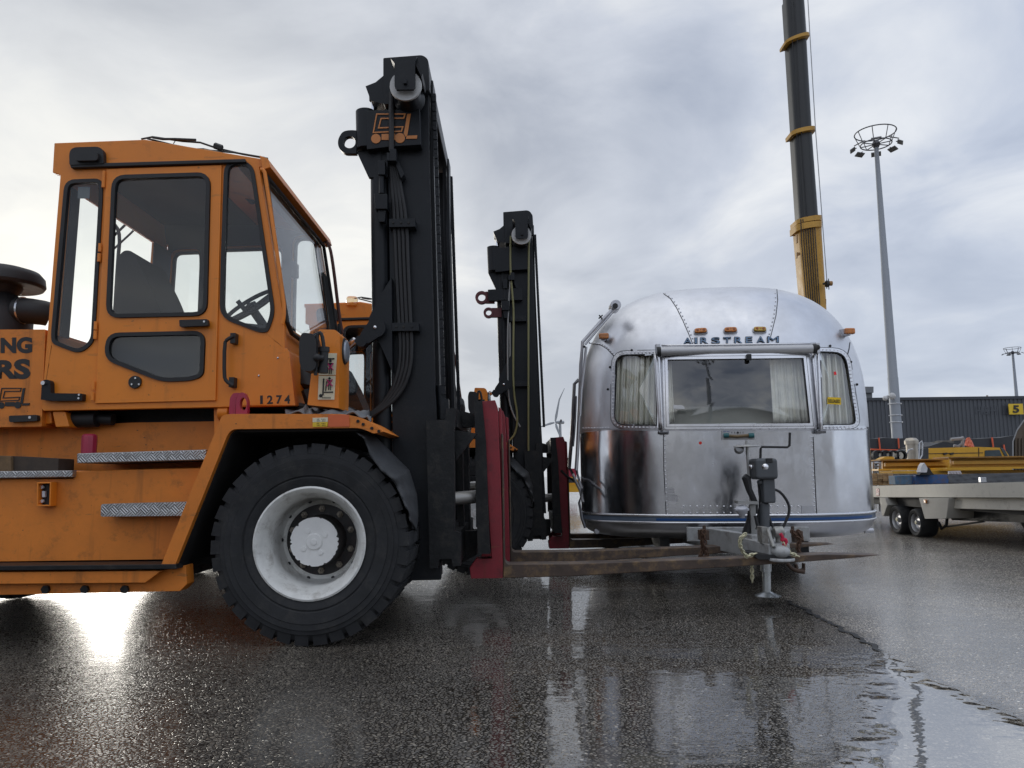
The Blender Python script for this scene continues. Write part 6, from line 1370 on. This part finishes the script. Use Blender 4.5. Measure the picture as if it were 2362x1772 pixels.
m = M(); m.box(cx0-.4, cx0+1.8, KY_-1.3, KY_+1.3, 1.0, 2.2); m.build('driver_cab', mat('carrier_grey', (.05, .055, .06), .5), K, bev=.15)
for i in range(5):
    m = M(); x = cx0+1.4+i*(cx1-cx0-2.4)/4; m.lathe([(0, -.02), (.3, -.02), (.6, 0), (.65, .1), (.65, .45), (0, .45)], (x, KY_-1.5, .65), (0, 1, 0), 28); m.build('wheel', TYRE, K)
# things glimpsed between the forks and the caravan
m = M(); m.prism([(1290, 1118), (1352, 1118), (1352, 1135), (1290, 1136)], 24, 26); m.prism(arcs([(1290, 1100), (1318, 1100), (1330, 1104), (1340, 1118), (1290, 1118)], [0, 3, 5, 2, 0]), 24.2, 25.8)
dz_ = -min(v.co.z for v in m.bm.verts); ym = tag(m.build('yellow_machine', YEL, None, bev=.03), 'low yellow machine seen in the gap left of the caravan', 'machine')
m = M(); m.prism([(1306, 1104), (1322, 1106), (1334, 1114), (1306, 1114)], 23.96, 23.999); m.build('machine_window', BLACKR, ym)
m = M(); m.prism([(1296, 1081), (1330, 1081), (1330, 1102), (1296, 1103)], 40, 43); tag(m.build('red_container', mat('container_red', (.30, .015, .04), .5, 0, .1), None, bev=.03), 'dark red container far off in the gap left of the caravan', 'container')
m = M(); m.tube(px_line([(1294, 1085), (1308, 1100), (1325, 1108), (1340, 1128), (1345, 1150)], 7.9), .012, 6, sm=2); m.build('black_hose', BLACKR, TT)
# ------------------------------------------------------------------ wind turbine
TY = 900
q = P(1287, 975, TY); s = TY/F
WT = thing('wind_turbine', 'white three-bladed wind turbine far away between the forklift mast and the caravan', 'wind turbine', (q.x+3, TY, 0))
TWH = mat('turbine_grey', (.34, .36, .38), .6, 0, .02)
m = M(); m.tube([Vector((q.x+2.6, TY+3, 0)), Vector((q.x+2.6, TY+3, q.z-.8))], [2.4, 1.5], 14); m.build('tower', TWH, WT)
m = M(); m.tube([P(1282, 974, TY-2), P(1289, 974.5, TY+2), P(1299, 974.5, TY+9)], [1.2, 2.0, 1.9], 12); m.build('nacelle', TWH, WT)
m = M(); m.tube(px_line([(1294, 968), (1294, 974)], TY), 1.2, 8); m.build('cooler', mat('dark_cooler', (.08, .08, .09), .6), WT)
def blade(a, bnd, c_):
    m = M(); m.tube([P(x, y, TY-2) for x, y in (a, bnd[0], bnd[1], c_)], [.9, 1.5, .9, .25], 8)
    for v in m.bm.verts: v.co.y = TY-2+(v.co.y-(TY-2))*.5
    m.build('blade', TWH, WT)
blade((1281, 972), [(1283, 960), (1290, 922)], (1302, 896)); blade((1279, 975), [(1270, 977), (1252, 983)], (1243, 987)); blade((1282, 977), [(1284, 985), (1290, 1002)], (1296, 1020))
# far quay sheds on the horizon
m = M(); m.box(-400, -80, 700, 720, 0, 9); tag(m.build('distant_shed', mat('far_grey', (.20, .22, .25), .8), None), 'low pale shed on the horizon', 'shed') if False else m.bm.free()
